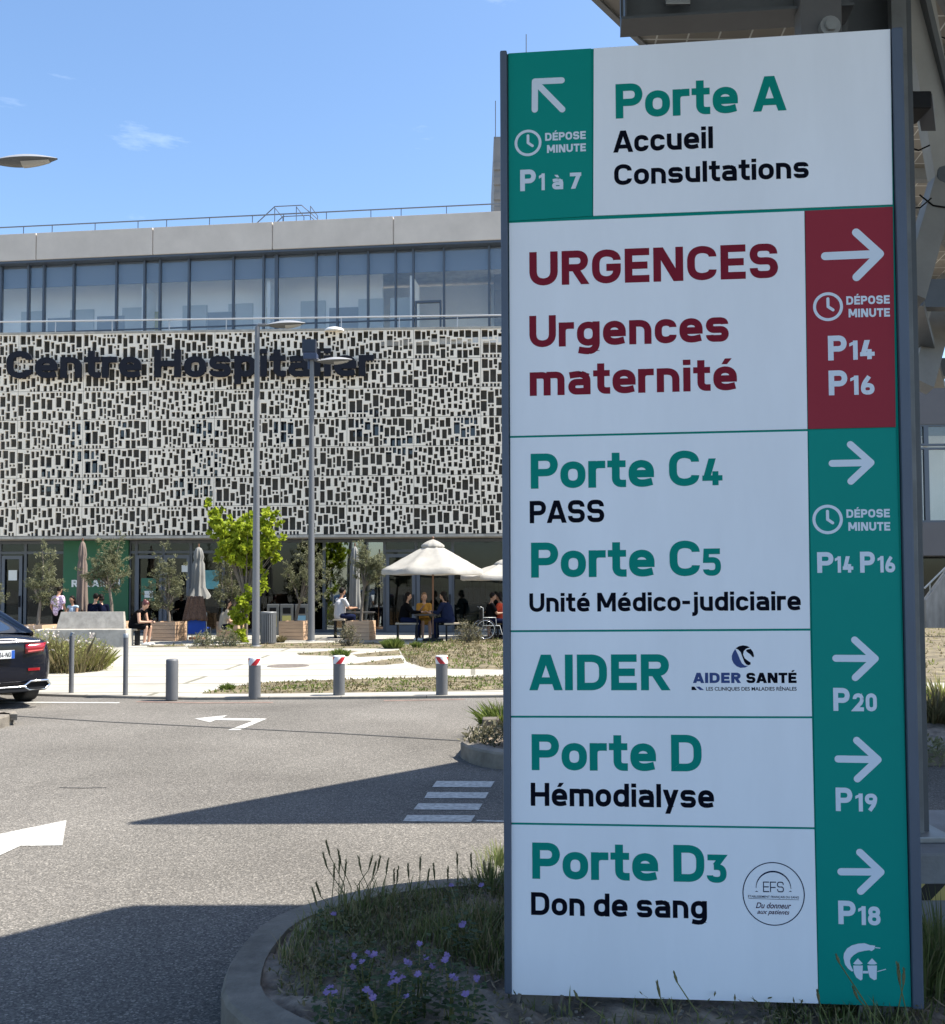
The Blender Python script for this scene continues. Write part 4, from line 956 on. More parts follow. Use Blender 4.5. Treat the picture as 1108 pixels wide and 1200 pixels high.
def closed_parasol(px, Y, apy, boty, wpx, label, m, flare=.5):
    c = P(px, apy, Y); zb = P(px, boty, Y).z; r = wpx/2300*Y; h = c.z-zb
    t = thing('closed_parasol', label, 'parasol', (c.x, Y, PZ), 'closed parasols'); n = 40; prof = [(0,.10),(.03,.55),(.10,.72),(.2,.9),(.27,.72),(.34,.95),(.6,1.05),(.8,1.1),(1,1.1+flare)]
    vs = []; fs = []
    for k, (u, q) in enumerate(prof):
        for j in range(n):
            a = 2*math.pi*j/n; f = r*q*(1+.22*math.cos(8*a+.5*k)*(u > .05)); vs.append((c.x+f*math.cos(a), Y+f*math.sin(a), c.z-h*u-(.06*math.cos(8*a) if u == 1 else 0)))
    for k in range(len(prof)-1):
        for j in range(n): q = (j+1)%n; fs.append((k*n+j, (k+1)*n+j, (k+1)*n+q, k*n+q))
    mb = MB(); mb.add(vs, fs, smooth=True); mb.build('canopy', m, t)
    mb = MB(); mb.tube([(c.x,Y,PZ),(c.x,Y,c.z+.1)], .026, 8); mb.lathe([(.28,0),(.28,.07),(.05,.09)], (c.x,Y,PZ), 16); mb.build('pole', m_pole, t)
m_taupe = mat('taupe_canvas', (.17,.13,.11), .9); m_grey = mat('grey_canvas', (.20,.20,.19), .9, var=.05)
closed_parasol(97, 31.6, 634, 716, 9.5, 'folded taupe parasol standing before the green shop board', m_taupe, .2)
closed_parasol(233, 30.2, 641, 700, 12.5, 'folded grey parasol left of the bright green tree', m_grey, .8)
closed_parasol(416, 31.4, 640, 712, 10, 'folded pale parasol behind the olive tree near the white shirt', m_grey, .2)
# tables and seats
m_tab = mat('dark_table_top', (.045,.042,.04), .5); m_plank = mat('pale_timber', (.42,.35,.26), .7, var=.15, vscale=3, stretch=(1,8,1))
def table(px, Y, wid, label, h=.74, dep=.8):
    x = P(px, 700, Y).x; t = thing('table', label, 'table', (x, Y, PZ)); mb = MB(); mb.bbox((x-wid/2,Y-dep/2,PZ+h-.04), (x+wid/2,Y+dep/2,PZ+h), .01); mb.build('tabletop', m_tab, t)
    for a in (-1,1):
        for b in (-1,1): mb = MB(); mb.tube([(x+a*(wid/2-.08),Y+b*(dep/2-.08),PZ),(x+a*(wid/2-.1),Y+b*(dep/2-.1),PZ+h-.04)], .022, 8); mb.build('leg', m_dark, t)
table(501, 28.9, .75, 'dark table under the open parasol between the seated people', .78)
table(420, 31.0, 1.0, 'dark table in front of the man in a white shirt', .80)
table(96, 31.0, 1.1, 'dark table behind the long concrete bench', .78)
def stool(px0, px1, Y, h, label):
    x0, x1 = P(px0,700,Y).x, P(px1,700,Y).x; t = thing('stool', label, 'stool', ((x0+x1)/2,Y,PZ), 'stools round the plaza tables')
    mb = MB(); mb.bbox((x0,Y-.2,PZ+h-.05), (x1,Y+.2,PZ+h), .008); mb.build('seat', m_plank, t)
    for x in (x0+.06, x1-.06): mb = MB(); mb.box((x-.025,Y-.16,PZ), (x+.025,Y+.16,PZ+h-.05)); mb.build('leg', m_dark, t)
stool(464, 491, 28.9, .53, 'timber bench seat under the woman in black'); stool(521, 549, 28.6, .53, 'timber bench seat under the person in a navy jacket')
stool(391, 405, 30.4, .60, 'timber stool under the man in a white shirt'); stool(490, 506, 29.55, .50, 'timber stool under the woman in mustard'); stool(106,122,30.4,.52,'timber stool under the two people in navy'); stool(150,164,27.15,.46,'low seat under the woman holding a phone')
stool(581,596,29.6,.5,'timber stool under the person in coral'); stool(83,92,31.4,.5,'timber stool under the girl in light blue')
# small camp chair in blue with a brown coat over it
Y = 28.9; x = P(231,720,Y).x; t = thing('blue_chair', 'low blue fabric chair under the folded grey parasol', 'chair', (x,Y,PZ)); mb = MB()
mb.bbox((x-.26,Y-.03,PZ+.22), (x+.26,Y+.02,PZ+.80), .02); mb.bbox((x-.26,Y+.02,PZ+.36), (x+.26,Y+.5,PZ+.41), .02); mb.build('seat', mat('blue_fabric', (.012,.06,.33), .8, var=.1), t)
for a in (-1,1): mb = MB(); mb.tube([(x+a*.28,Y-.02,PZ),(x+a*.28,Y+.0,PZ+.86)], .016, 6); mb.tube([(x+a*.28,Y+.5,PZ),(x+a*.28,Y+.45,PZ+.4)], .016, 6); mb.build('leg', m_steel, t)
mb = MB(); vs = []; fs = []; n = 12
for i in range(9):
    for j in range(n):
        u = -1+2*j/(n-1); zz = PZ+1.32-.085*i-.05*abs(u)*(i > 0)+.02*math.sin(3*j+i); vs.append((x-.05+u*(.22+.018*i), Y-.06-.05*math.sin(j*2.2+i*.3)-.03*(1-u*u)*i*.3, zz))
for i in range(9): 
    for j in range(n): u = -1+2*j/(n-1); vs.append((x-.05+u*(.22+.018*i), Y+.04, PZ+1.32-.085*i))
for k in range(8):
    for j in range(n-1):
        for o in (0, 9*n): fs.append((o+k*n+j, o+k*n+j+1, o+(k+1)*n+j+1, o+(k+1)*n+j))
for k in range(8):
    for j in (0, n-1): fs.append((k*n+j, (k+1)*n+j, 9*n+(k+1)*n+j, 9*n+k*n+j))
for j in range(n-1):
    for k in (0, 8): fs.append((k*n+j, k*n+j+1, 9*n+k*n+j+1, 9*n+k*n+j))
mb.add(vs, fs, smooth=True); o = mb.build('coat', mat('brown_tweed', (.13,.075,.05), .95, var=.5, vscale=28), None, fix=True); tag(o, 'speckled brown coat hung over the back of the blue chair', 'coat')
# drain cover in the paving
g = G(338,780.5,PZ); mb = MB(); M = Matrix.Translation((g.x,g.y,0)) @ Matrix.Diagonal((1,1,1,1)); mb.lathe([(.42,PZ-.01),(.42,PZ+.006),(.39,PZ+.006),(.38,PZ+.003),(.01,PZ+.003)], (g.x,g.y,0), 28); o = mb.build('manhole_cover', mat('rusty_iron', (.13,.11,.095), .8, var=.4, vscale=20), None); tag(o, 'round iron manhole cover set in the pale paving', 'manhole cover')
# stone block on the far island
c = G(574,859,.12); mb = MB(); mb.bbox((c.x-.07,c.y,.08), (c.x+.10,c.y+.2,P(574,843,c.y).z), .015, Matrix.Identity(4)); o = mb.build('stone_block', mat('dark_stone', (.10,.085,.07), .95, var=.3, vscale=8), None); tag(o, 'rough stone block on the corner of the far kerbed island', 'stone block')

# ================================================================== CAR
m_cpaint = mat('midnight_blue_paint', (.0025,.004,.011), .2, .0, coat=.5, spec=.35); m_cglass = mat('car_glass', (.010,.015,.028), .05, spec=.9, coat=.5); m_chrome = mat('chrome', (.72,.73,.75), .12, 1.)
m_tail = mat('tail_light_red', (.26,.004,.010), .15, coat=1.); m_tyre = mat('tyre_rubber', (.013,.013,.014), .8)
CP = V((-6.25, 12.86, 0)); CA = R(44); CM = T(CP.x, CP.y, 0, CA) @ Matrix.Diagonal((.92,1,1,1))
car = thing('parked_car', 'dark blue saloon car cut by the left edge of the photo', 'car', tuple(CP))
st = [ # y, half width, z bottom, z belt, z deck
 (.00,.66,.40,.80,.90),(.03,.76,.33,.87,.965),(.12,.835,.27,.90,.985),(.35,.875,.24,.92,1.0),(.75,.905,.23,.93,.99),(1.4,.92,.22,.93,.97),(2.2,.925,.21,.92,.95),(3.1,.92,.22,.90,.95),(3.9,.91,.22,.84,.90),(4.5,.86,.23,.76,.83),(4.78,.76,.28,.68,.74),(4.86,.62,.36,.60,.64)]
mb = MB(); vs = []; fs = []; prof = [(0,0,0),(.62,0,0),(.90,.04,0),(.985,.16,0),(1,.45,0),(.985,.75,0),(.95,.93,0),(.86,1,.15),(.62,1,.75),(0,1,1)]
for y, hw, zb, zt_, zd in st:
    row = []
    for a, f, g_ in prof: row.append((hw*a, y, (zb+(zt_-zb)*f)+(zd-zt_)*g_))
    full = row + [(-p[0], p[1], p[2]) for p in row[-2:0:-1]]; vs += full
k = len(full)
for i in range(len(st)-1):
    for j in range(k): q = (j+1)%k; fs.append((i*k+j, i*k+q, (i+1)*k+q, (i+1)*k+j))
fs += [tuple(range(k)), tuple(range((len(st)-1)*k, len(st)*k))[::-1]]
mb.add(vs, fs, CM, True); body = mb.build('body', m_cpaint, car, fix=True); sb = body.modifiers.new('s', 'SUBSURF'); sb.levels = 2; sb.render_levels = 2
gh = [(.56,.66,.985,.99),(.75,.665,.985,1.04),(1.15,.64,.98,1.17),(1.6,.615,.97,1.30),(2.2,.61,.96,1.42),(2.8,.60,.95,1.42),(3.3,.62,.94,1.22),(3.75,.66,.92,.94)]
def green(x, stations, off=0):
    vs = []; fs = []
    for y, hw, zb, zt_ in stations:
        row = [(hw*1.17*1.0, y, zb-.05), (hw*1.12+off, y, zb+(zt_-zb)*.35), (hw*1.0+off, y, zb+(zt_-zb)*.85+off*.5), (hw*.8, y, zt_+off), (0, y, zt_+.015+off)]
        vs += row + [(-p[0], p[1], p[2]) for p in row[-2::-1]]
    k = 9
    for i in range(len(stations)-1):
        for j in range(k-1): fs.append((i*k+j, (i+1)*k+j, (i+1)*k+j+1, i*k+j+1))
    return vs, fs
mb = MB(); v, f = green(0, gh); mb.add(v, f, CM, True); gw = mb.build('window', m_cglass, car, fix=True); sb = gw.modifiers.new('s','SUBSURF'); sb.levels = 2; sb.render_levels = 2
mb = MB(); rs = [(1.95,.605,.965,1.375),(2.05,.607,.965,1.40),(2.3,.61,.96,1.44),(2.75,.60,.95,1.432),(2.9,.605,.95,1.385)]
v, f = green(0, rs, .012); keep = [q for q in f if all((i % 9) in (2,3,4,5,6) for i in q)]; mb.add(v, keep, CM, True); mb.build('roof', m_cpaint, car)
mb = MB()
for s in (-1,1):
    pts = [(s*.735,.58,.975),(s*.675,.85,1.055),(s*.61,1.2,1.165),(s*.535,1.95,1.365)]; mb.tube(pts, [.03,.05,.055,.045], 8, CM)
    mb.tube([(s*.69,2.35,.95),(s*.60,2.35,1.36)], .03, 6, CM)
mb.build('pillar', m_cpaint, car)
def ry(x): return .125-.125*math.sqrt(max(0, 1-(abs(x)/.90)**3))-.012     # rear face bulge
for s in (-1, 1):
    def strip_(x0, x1, z0, z1, n=8, rise=0, off=.0, side=.18):
        vs = []; fs = []
        for i in range(n+1):
            u = i/n; x = x0+(x1-x0)*u; y = ry(x)-off + (side*max(0,(u-.6)/.4)**1.5 if side else 0); vs += [(s*x, y, z0+rise*u), (s*x, y, z1+rise*u*.5), (s*x, y+.05, z1+rise*u*.5), (s*x, y+.05, z0+rise*u)]
        for i in range(n):
            a = i*4
            for j in range(4): fs.append((a+j, a+(j+1)%4, a+4+(j+1)%4, a+4+j))
        fs += [(0,1,2,3), (n*4+3,n*4+2,n*4+1,n*4)]; return vs, fs
    mb = MB(); v, f = strip_(.42,.845,.735,.86, rise=.03, off=.016, side=.26); mb.add(v, f, CM, True); tl = mb.build('tail_light', m_tail, car, fix=True)
    mb = MB(); v, f = strip_(.45,.80,.755,.775, rise=.03, off=.022, side=.2); mb.add(v, f, CM); mb.build('light_strip', mat('pale_red_strip', (.6,.12,.12), .2), tl, fix=True)  # strip in a paler red than the lens around it
    mb = MB(); v, f = strip_(.46,.70,.505,.54, off=.012, side=.06); mb.add(v, f, CM); mb.build('reflector', m_tail, car, fix=True)
    ex = [(s*.40,.30),(s*.50,.365),(s*.76,.365),(s*.80,.31),(s*.72,.25),(s*.48,.25)]
    mb = MB(); mb.tube([(x, ry(x)+.0 , z) for x, z in ex+ex[:1]], .016, 6, CM, caps=False); e = mb.build('exhaust_trim', m_chrome, car)
    mb = MB(); mb.add([(x*.985, ry(x)+.02, z) for x, z in ex], [tuple(range(6))], CM); mb.build('exhaust_opening', m_black, e)
mb = MB(); n = 20
for (z, r_, x1) in ((.895,.016,.62),(.30,.013,.42)): mb.tube([(-x1+2*x1*i/n, ry(-x1+2*x1*i/n)-.012, z) for i in range(n+1)], r_, 6, CM)
mb.build('chrome_strip', m_chrome, car)
mb = MB(); vs = [(x, ry(x)-.012, z) for x in np.linspace(-.72,.72,19) for z in (.235,.285)]; mb.add(vs, [(i*2,i*2+1,i*2+3,i*2+2) for i in range(18)], CM); mb.build('diffuser', m_dark, car)
mb = MB(); mb.tube([(.05*math.cos(a), -.028, .955+.05*math.sin(a)) for a in np.linspace(0, 2*math.pi, 21)], .006, 5, CM, caps=False)
for a in (90,210,330): mb.tube([(0,-.028,.955),(.048*math.cos(R(a)),-.028,.955+.048*math.sin(R(a)))], .006, 5, CM)
mb.build('badge', m_chrome, car)
mb = MB(); mb.bbox((-.26,-.042,.68), (.26,-.02,.79), .004, CM); pt_ = mb.build('number_plate', mat('plate_white', (.66,.67,.66), .4), car)
mb = MB(); mb.box((.215,-.0435,.682), (.258,-.0425,.788), CM); mb.build('plate_band', mat('plate_blue', (.015,.09,.42), .4), pt_)
mb = MB(); put_text(mb, '34-NG', CM, (.045,.702), (.208,.702), .062, .17, -.0432); mb.build('plate_lettering', m_lblack, pt_)
for s in (-1,1):
    for yy in (.98, 3.85):
        mb = MB(); M = CM @ T(s*.80, yy, .335) @ Matrix.Rotation(math.pi/2, 4, 'Y'); mb.lathe([(.20,-.115),(.29,-.125),(.325,-.11),(.335,-.07),(.335,.07),(.325,.11),(.29,.125),(.20,.115)], (0,0,0), 32, M); wh = mb.build('wheel', m_tyre, car)
        mb = MB(); mb.lathe([(.02,s*.118),(.21,s*.12),(.215,-s*.1)], (0,0,0), 32, M)
        mb.build('rim', m_steel, wh)
mb = MB(); mb.box((-.7,.6,.16), (.7,4.3,.24), CM); mb.build('underbody', m_black, car)

# ================================================================== PEOPLE
def caps(mb, a, b, ra, rb, n=12):
    a, b = V(a), V(b); mb.tube([a, b], [ra, rb], n); mb.ball(a, ra*1.0, n); mb.ball(b, rb*1.0, n)
def remesh(o, vox, it=4):
    m = o.modifiers.new('skin', 'REMESH'); m.mode = 'VOXEL'; m.voxel_size = vox; m.use_smooth_shade = True
    s = o.modifiers.new('soft', 'SMOOTH'); s.factor = .5; s.iterations = it
SKINS = {'light': mat('skin_light', (.50,.30,.21), .55, spec=.3), 'tan': mat('skin_tan', (.34,.19,.125), .55, spec=.3)}
m_hair = mat('dark_hair', (.007,.005,.0045), .6, spec=.15, var=.3, vscale=30); m_rhair = mat('auburn_hair', (.075,.016,.014), .45, var=.3, vscale=30); m_bhair = mat('light_brown_hair', (.16,.085,.04), .5, var=.3, vscale=30)
m_eye = mat('eye_dark', (.02,.015,.012), .2)
def cloth(name, c, **k): return mat(name, c, .95, spec=.06, var=k.get('var', .12), vscale=k.get('vs', 6), col2=k.get('col2'), bump=.25, bscale=14, detail=k.get('detail', 3))
def person(px, Y, face, label, seat=.5, lean=8, head=(0,8), skin='light', top=None, bottom=None, dress=None, hair=m_hair, hairlen=.0, bun=False, shoes=None, hands=None, sleeves='short', stand=False, knee=.44, foot=0., turn=0., scale=1., bulk=1., hx=None):
    """pose in local axes: X forward, Y left, Z up"""
    x = P(px, 700, Y).x; M = T(x, Y, PZ, R(face)) @ Matrix.Scale(scale, 4)
    t = thing('person', label, 'person', (x, Y, PZ), None)
    l = R(lean); fw = V((math.sin(l), 0, math.cos(l))); nrm = V((math.cos(l), 0, -math.sin(l)))
    hz = .90 if stand else seat+.10
    pel = V((0,0,hz)); chest = pel+fw*.30; neck = pel+fw*.50
    hl = R(lean*.6+head[1]); hd = neck+V((math.sin(hl)*.5,0,math.cos(hl)))*.185+V((.03,0,0)); yaw = R(head[0])
    hip = [pel+V((0,s*.095,-.02)) for s in (1,-1)]
    if stand: kn = [V((.02,s*.10,.48)) for s in (1,-1)]; an = [V((-.01,s*.11,.08)) for s in (1,-1)]
    else: kn = [V((knee,s*.105,max(.46,seat+.04))) for s in (1,-1)]; an = [V((knee-.05+foot,s*.11,.08)) for s in (1,-1)]
    sh = [neck+V((0,s*.17*bulk,-.065)) for s in (1,-1)]
    if hands is None: hands = (V((.36,.08,seat+.24)), V((.36,-.08,seat+.24)))
    if stand: hands = (V((.10,.24,.80)), V((.12,-.24,.82)))
    hands = [V(h) for h in hands]; el = []
    for i in (0,1):
        s = 1 if i == 0 else -1; d = hands[i]-sh[i]; L_ = min(d.length, .53); hands[i] = sh[i]+d.normalized()*L_
        mid = sh[i]+(hands[i]-sh[i])*.52; off = math.sqrt(max(0.0004, .28**2-(L_/2)**2)); dn = V((-.25,s*.35,-.9)); dn = (dn-d.normalized()*dn.dot(d.normalized())).normalized(); el.append(mid+dn*off)
    # ---- body: one continuous surface
    mb = MB()
    HM = Matrix.Translation(hd) @ Matrix.Rotation(yaw,4,'Z') @ Matrix.Rotation(hl*.8,4,'Y')
    mb.ball((0,0,.015), (.092,.074,.112), 16, HM); mb.ball((.028,0,-.055), (.058,.052,.06), 14, HM)      # skull and jaw
    mb.ball((.098,0,-.012), (.018,.013,.024), 10, HM); mb.ball((.088,0,-.058), (.012,.024,.009), 8, HM)   # nose, mouth
    for s in (1,-1): mb.ball((-.005,s*.076,-.01), (.02,.01,.03), 8, HM); mb.ball((.08,s*.032,.016), (.014,.022,.008), 8, HM)  # ears, brows
    caps(mb, neck+V((0,0,-.03)), hd+V((-.01,0,-.05)), .05, .048)
    caps(mb, pel, chest, .13*bulk, .135*bulk); caps(mb, chest, neck+V((0,0,-.06)), .135*bulk, .085); caps(mb, sh[0], sh[1], .055, .055)
    for i in (0,1):
        s = 1 if i == 0 else -1
        caps(mb, sh[i], el[i], .05, .040); caps(mb, el[i], hands[i], .039, .026)
        d = (hands[i]-el[i]).normalized(); sd = V((0,0,1)).cross(d); sd = sd.normalized() if sd.length > .1 else V((0,1,0)); dn = sd.cross(d)
        pc = hands[i]+d*.045; caps(mb, hands[i], pc, .026, .032)
        for q, ln in ((-1.5,.062),(-.5,.075),(.5,.070),(1.5,.055)):
            a = pc+d*.02+sd*q*.017; b_ = a+d*ln*.55+V((0,0,-.008)); c_2 = b_+d*ln*.4+V((0,0,-.022)); caps(mb, a, b_, .0095, .009, 8); caps(mb, b_, c_2, .009, .0075, 8)
        a = hands[i]+d*.02-sd*s*.028; b_ = a+d*.045-sd*s*.026+V((0,0,-.012)); caps(mb, a, b_, .011, .009, 8)
        caps(mb, hip[i], kn[i], .082, .058); caps(mb, kn[i], an[i], .056, .038); caps(mb, an[i]+V((-.02,0,-.03)), an[i]+V((.15,0,-.052)), .04, .03)
    mb.v = [tuple(M @ V(p)) for p in mb.v]; body = mb.build('body', SKINS[skin], t); remesh(body, .011, 3)
    for s in (1,-1):
        e = MB(); e.ball((.083,s*.031,.004), (.008,.013,.007), 8, M @ HM); e.build('eye', m_eye, body)
    # ---- clothes
    def garment(name, m, f, vox=.016):
        g = MB(); f(g); g.v = [tuple(M @ V(p)) for p in g.v]; o = g.build(name, m, t); remesh(o, vox, 5); return o
    e = .018
    def torso(g, lo=True):
        caps(g, pel+V((0,0,-.02 if lo else .05)), chest, .145*bulk+e*.5, .142*bulk+e*.5); caps(g, chest, neck+V((0,0,-.075)), .142*bulk+e*.5, .085+e*.4); caps(g, sh[0], sh[1], .058+e*.4, .058+e*.4)
        for i in (0,1):
            if sleeves == 'none': continue
            if sleeves == 'short': caps(g, sh[i], sh[i].lerp(el[i], .62), .06+e*.4, .058+e*.3)
            else: caps(g, sh[i], el[i], .060+e*.4, .053+e*.3); caps(g, el[i], el[i].lerp(hands[i], .88), .052+e*.3, .038+e*.2)
    def skirt(g):
        caps(g, pel, pel+V((0,0,.06)), .15*bulk, .14*bulk)
        for i in (0,1): caps(g, hip[i], hip[i].lerp(kn[i], .92), .105, .085)
        caps(g, hip[0].lerp(kn[0],.4), hip[1].lerp(kn[1],.4), .09, .09); caps(g, hip[0].lerp(kn[0],.85), hip[1].lerp(kn[1],.85), .08, .08)
    def trousers(g):
        caps(g, pel+V((0,0,-.02)), pel+V((0,0,.07)), .145*bulk, .14*bulk)
        for i in (0,1): caps(g, hip[i], kn[i], .098, .073); caps(g, kn[i], kn[i].lerp(an[i], .93), .072, .056)
    if dress: garment('dress', dress, lambda g: (torso(g), skirt(g)))
    if top: garment('top', top, torso)
    if bottom: garment('skirt' if bottom.name.startswith('skirt') else 'trousers', bottom, skirt if bottom.name.startswith('skirt') else trousers)
    def hairf(g):
        g.ball((-.016,0,.034), (.101,.088,.108), 16, HM)
        if hairlen:
            for s in (-1,0,1): caps(g, HM @ V((-.045,s*.05,.0)), HM @ V((-.07,s*.055,-hairlen)), .05, .038)
        if bun: g.ball((-.10,0,.075), .05, 12, HM)
        # keep the face clear
    g = MB(); hairf(g); cut = HM.inverted(); 
    o2 = MB(); o2.v = [tuple(M @ V(p)) for p in g.v]; o2.f = g.f; ho = o2.build('hair', hair, t); remesh(ho, .012, 2)
    # hair is pushed back from the face by shaping vertices
    for v in ho.data.vertices:
        q = cut @ (M.inverted() @ v.co)
        if q.x > .045 and q.z < .075: q.x = .03; v.co = M @ (HM @ q)
    sm = shoes or mat('dark_shoe', (.02,.02,.022), .5)
    for i in (0,1):
        g = MB(); caps(g, an[i]+V((-.035,0,-.035)), an[i]+V((.165,0,-.048)), .05, .038); g.v = [tuple(M @ V((p[0],p[1],max(.004,p[2])))) for p in g.v]; so_ = g.build('shoe', sm, t); remesh(so_, .014, 3)
    return t, M, hd, hands
c_black = cloth('black_cotton', (.0045,.0045,.0055)); c_navy = cloth('navy_cloth', (.004,.006,.02)); c_wht = cloth('white_jersey', (.46,.47,.50), var=.05)
c_jean = cloth('dark_denim', (.007,.011,.035)); c_must = cloth('mustard_cotton', (.42,.22,.045)); c_coral = cloth('coral_cotton', (.55,.075,.035)); c_lb = cloth('light_blue_cotton', (.36,.45,.55), var=.06)
c_pink = cloth('pink_violet_stripe', (.40,.26,.44), var=.45, vs=22, col2=(.62,.50,.62)); c_sky = cloth('slate_jacket', (.014,.02,.05)); c_cream = cloth('cream_cotton', (.45,.38,.29))
sk_black = mat('skirt_black', (.0045,.0045,.0055), .95, spec=.06)
w_shoe = mat('white_trainer', (.68,.68,.66), .6)
t, M, hd, hands = person(157, 27.15, -12, 'woman in black with auburn bun leaning over her phone at the bench end', seat=.46, lean=30, head=(0,35), top=c_black, bottom=sk_black, hair=m_rhair, bun=True, shoes=w_shoe, sleeves='none', hands=((.53,.06,.66),(.52,-.05,.64)), skin='light')
ph = MB(); ph.bbox((.60,-.035,.60), (.612,.035,.75), .004, M @ Matrix.Translation((0,0,0))); o = ph.build('phone', m_dark, None); tag(o, 'dark phone held by the woman with the auburn bun', 'phone')
person(68, 30.4, 70, 'woman standing in a pink and violet striped top and black skirt', stand=True, lean=2, top=c_pink, bottom=sk_black, hair=m_hair, bun=True, skin='tan', scale=.97)
person(87, 31.4, -110, 'girl in a light blue sleeveless top facing the long bench', seat=.5, lean=6, top=c_lb, bottom=c_jean, hairlen=.18, sleeves='none', skin='tan', scale=.95)
person(109, 30.4, 75, 'person in navy seen from behind, left one of two in front of the green board', seat=.52, lean=12, top=c_navy, bottom=c_black, sleeves='long', bulk=1.12)
person(119, 30.6, 115, 'person in navy with dark hair, nearest the olive tree behind the long bench', seat=.5, lean=14, top=c_navy, bottom=c_black, sleeves='long', hairlen=.06)
person(398, 30.4, 40, 'man in a white T-shirt and dark trousers seen from behind', seat=.60, lean=6, top=c_wht, bottom=c_jean, bulk=1.12, skin='tan', hands=((.46,.12,.90),(.46,-.14,.90)), scale=1.04)
person(473, 28.9, 0, 'woman in black with long dark hair seated at the parasol table', seat=.53, lean=10, top=c_black, bottom=c_jean, hairlen=.26, sleeves='long', hands=((.52,.08,.84),(.52,-.06,.84)), shoes=w_shoe)
person(497, 29.5, -78, 'woman in a mustard dress facing us across the parasol table', seat=.50, lean=3, head=(0,4), dress=c_must, hair=m_bhair, hairlen=.08, skin='light', hands=((.34,.02,.84),(.36,-.10,.98)), shoes=w_shoe, foot=.05)
person(526, 28.6, 160, 'person in a navy and slate jacket with dark hair, back turned at the parasol table', seat=.55, lean=14, top=c_sky, bottom=c_jean, hairlen=.14, sleeves='long', bulk=1.25, shoes=w_shoe, hands=((.50,.10,.86),(.50,-.08,.86)))
person(262, 29.3, 30, 'person with dark hair sitting low in the foliage beside the blue chair', seat=.34, lean=10, top=c_cream, bottom=c_navy, hairlen=.25)
t, M, hd, hands = person(574, 29.4, 10, 'man in a black T-shirt sitting in a wheelchair', seat=.50, lean=6, top=c_black, bottom=c_navy, skin='tan', hands=((.44,.10,.80),(.44,-.08,.80)))
person(589, 29.6, 165, 'woman in a coral dress at the border of the big sign', seat=.50, lean=8, dress=c_coral, hairlen=.12, hands=((.46,.10,.80),(.46,-.08,.80)), skin='tan')
# wheelchair
x = P(573, 700, 29.4).x; wc = thing('wheelchair', 'wheelchair with large spoked wheels carrying the man in black', 'wheelchair', (x, 29.4, PZ)); M = T(x, 29.4, PZ, R(10))
mb = MB(); mb.bbox((-.2,-.22,.40), (.25,.22,.45), .01, M); mb.build('seat', m_dark, wc)
mb = MB(); mb.bbox((-.24,-.22,.45), (-.20,.22,.90), .01, M); mb.build('backrest', m_dark, wc)
mb = MB()
for s in (-.25,.25): mb.tube([(-.30,s,.98),(-.22,s,.95),(-.22,s,.42),(.28,s,.42),(.36,s,.14),(.48,s,.12)], .014, 6, M); mb.tube([(-.22,s,.66),(.16,s,.66),(.18,s,.42)], .012, 6, M)
mb.build('frame', m_steel, wc)
for s in (-.30,.30):
    mb = MB(); mb.tube([(-.16+.30*math.cos(a), s, .31+.30*math.sin(a)) for a in np.linspace(0, 2*math.pi, 33)], .016, 6, M, caps=False); wh = mb.build('wheel', m_tyre, wc)
    mb = MB(); mb.tube([(-.16+.265*math.cos(a), s*1.08, .31+.265*math.sin(a)) for a in np.linspace(0, 2*math.pi, 33)], .009, 6, M, caps=False)
    for a in np.linspace(0, 2*math.pi, 15)[:-1]: mb.tube([(-.16,s,.31),(-.16+.29*math.cos(a), s, .31+.29*math.sin(a))], .003, 4, M)
    mb.build('push_rim', m_chrome, wh)
    mb = MB(); mb.tube([(.30+.08*math.cos(a), s*.85, .085+.08*math.sin(a)) for a in np.linspace(0, 2*math.pi, 17)], .018, 6, M, caps=False); mb.build('castor', m_tyre, wc)

# ================================================================== VEGETATION
def leafmat(name, cols, trans=.3, rough=.6): return mat(name, cols[0], rough, islands=cols, trans=trans, spec=.25)
lm_olive = leafmat('olive_leaves', [(.085,.095,.045),(.15,.16,.085),(.25,.25,.155),(.11,.12,.055)], .35)
lm_maple = leafmat('fresh_leaves', [(.16,.22,.014),(.29,.36,.022),(.42,.48,.045),(.22,.30,.016)], .45)
lm_shrub = leafmat('grey_green_leaves', [(.09,.085,.05),(.14,.13,.08),(.20,.18,.115),(.07,.075,.035)], .25)
lm_green = leafmat('green_blades', [(.07,.11,.02),(.12,.17,.035),(.20,.23,.06),(.09,.13,.025)], .35)
lm_dry = leafmat('dry_blades', [(.21,.17,.085),(.16,.13,.065),(.12,.115,.05),(.26,.22,.12)], .3)
lm_bark = mat('grey_bark', (.16,.135,.11), .9, var=.35, vscale=12, stretch=(1,1,.3), bump=.6, bscale=30)
lm_fl = mat('white_petals', (.68,.62,.60), .7, islands=[(.7,.67,.63),(.6,.5,.47),(.7,.69,.62)], trans=.2)
def rdir(rr): 
    z = rr.uniform(-1,1); a = rr.uniform(0, 2*math.pi); q = math.sqrt(1-z*z); return V((q*math.cos(a), q*math.sin(a), z))
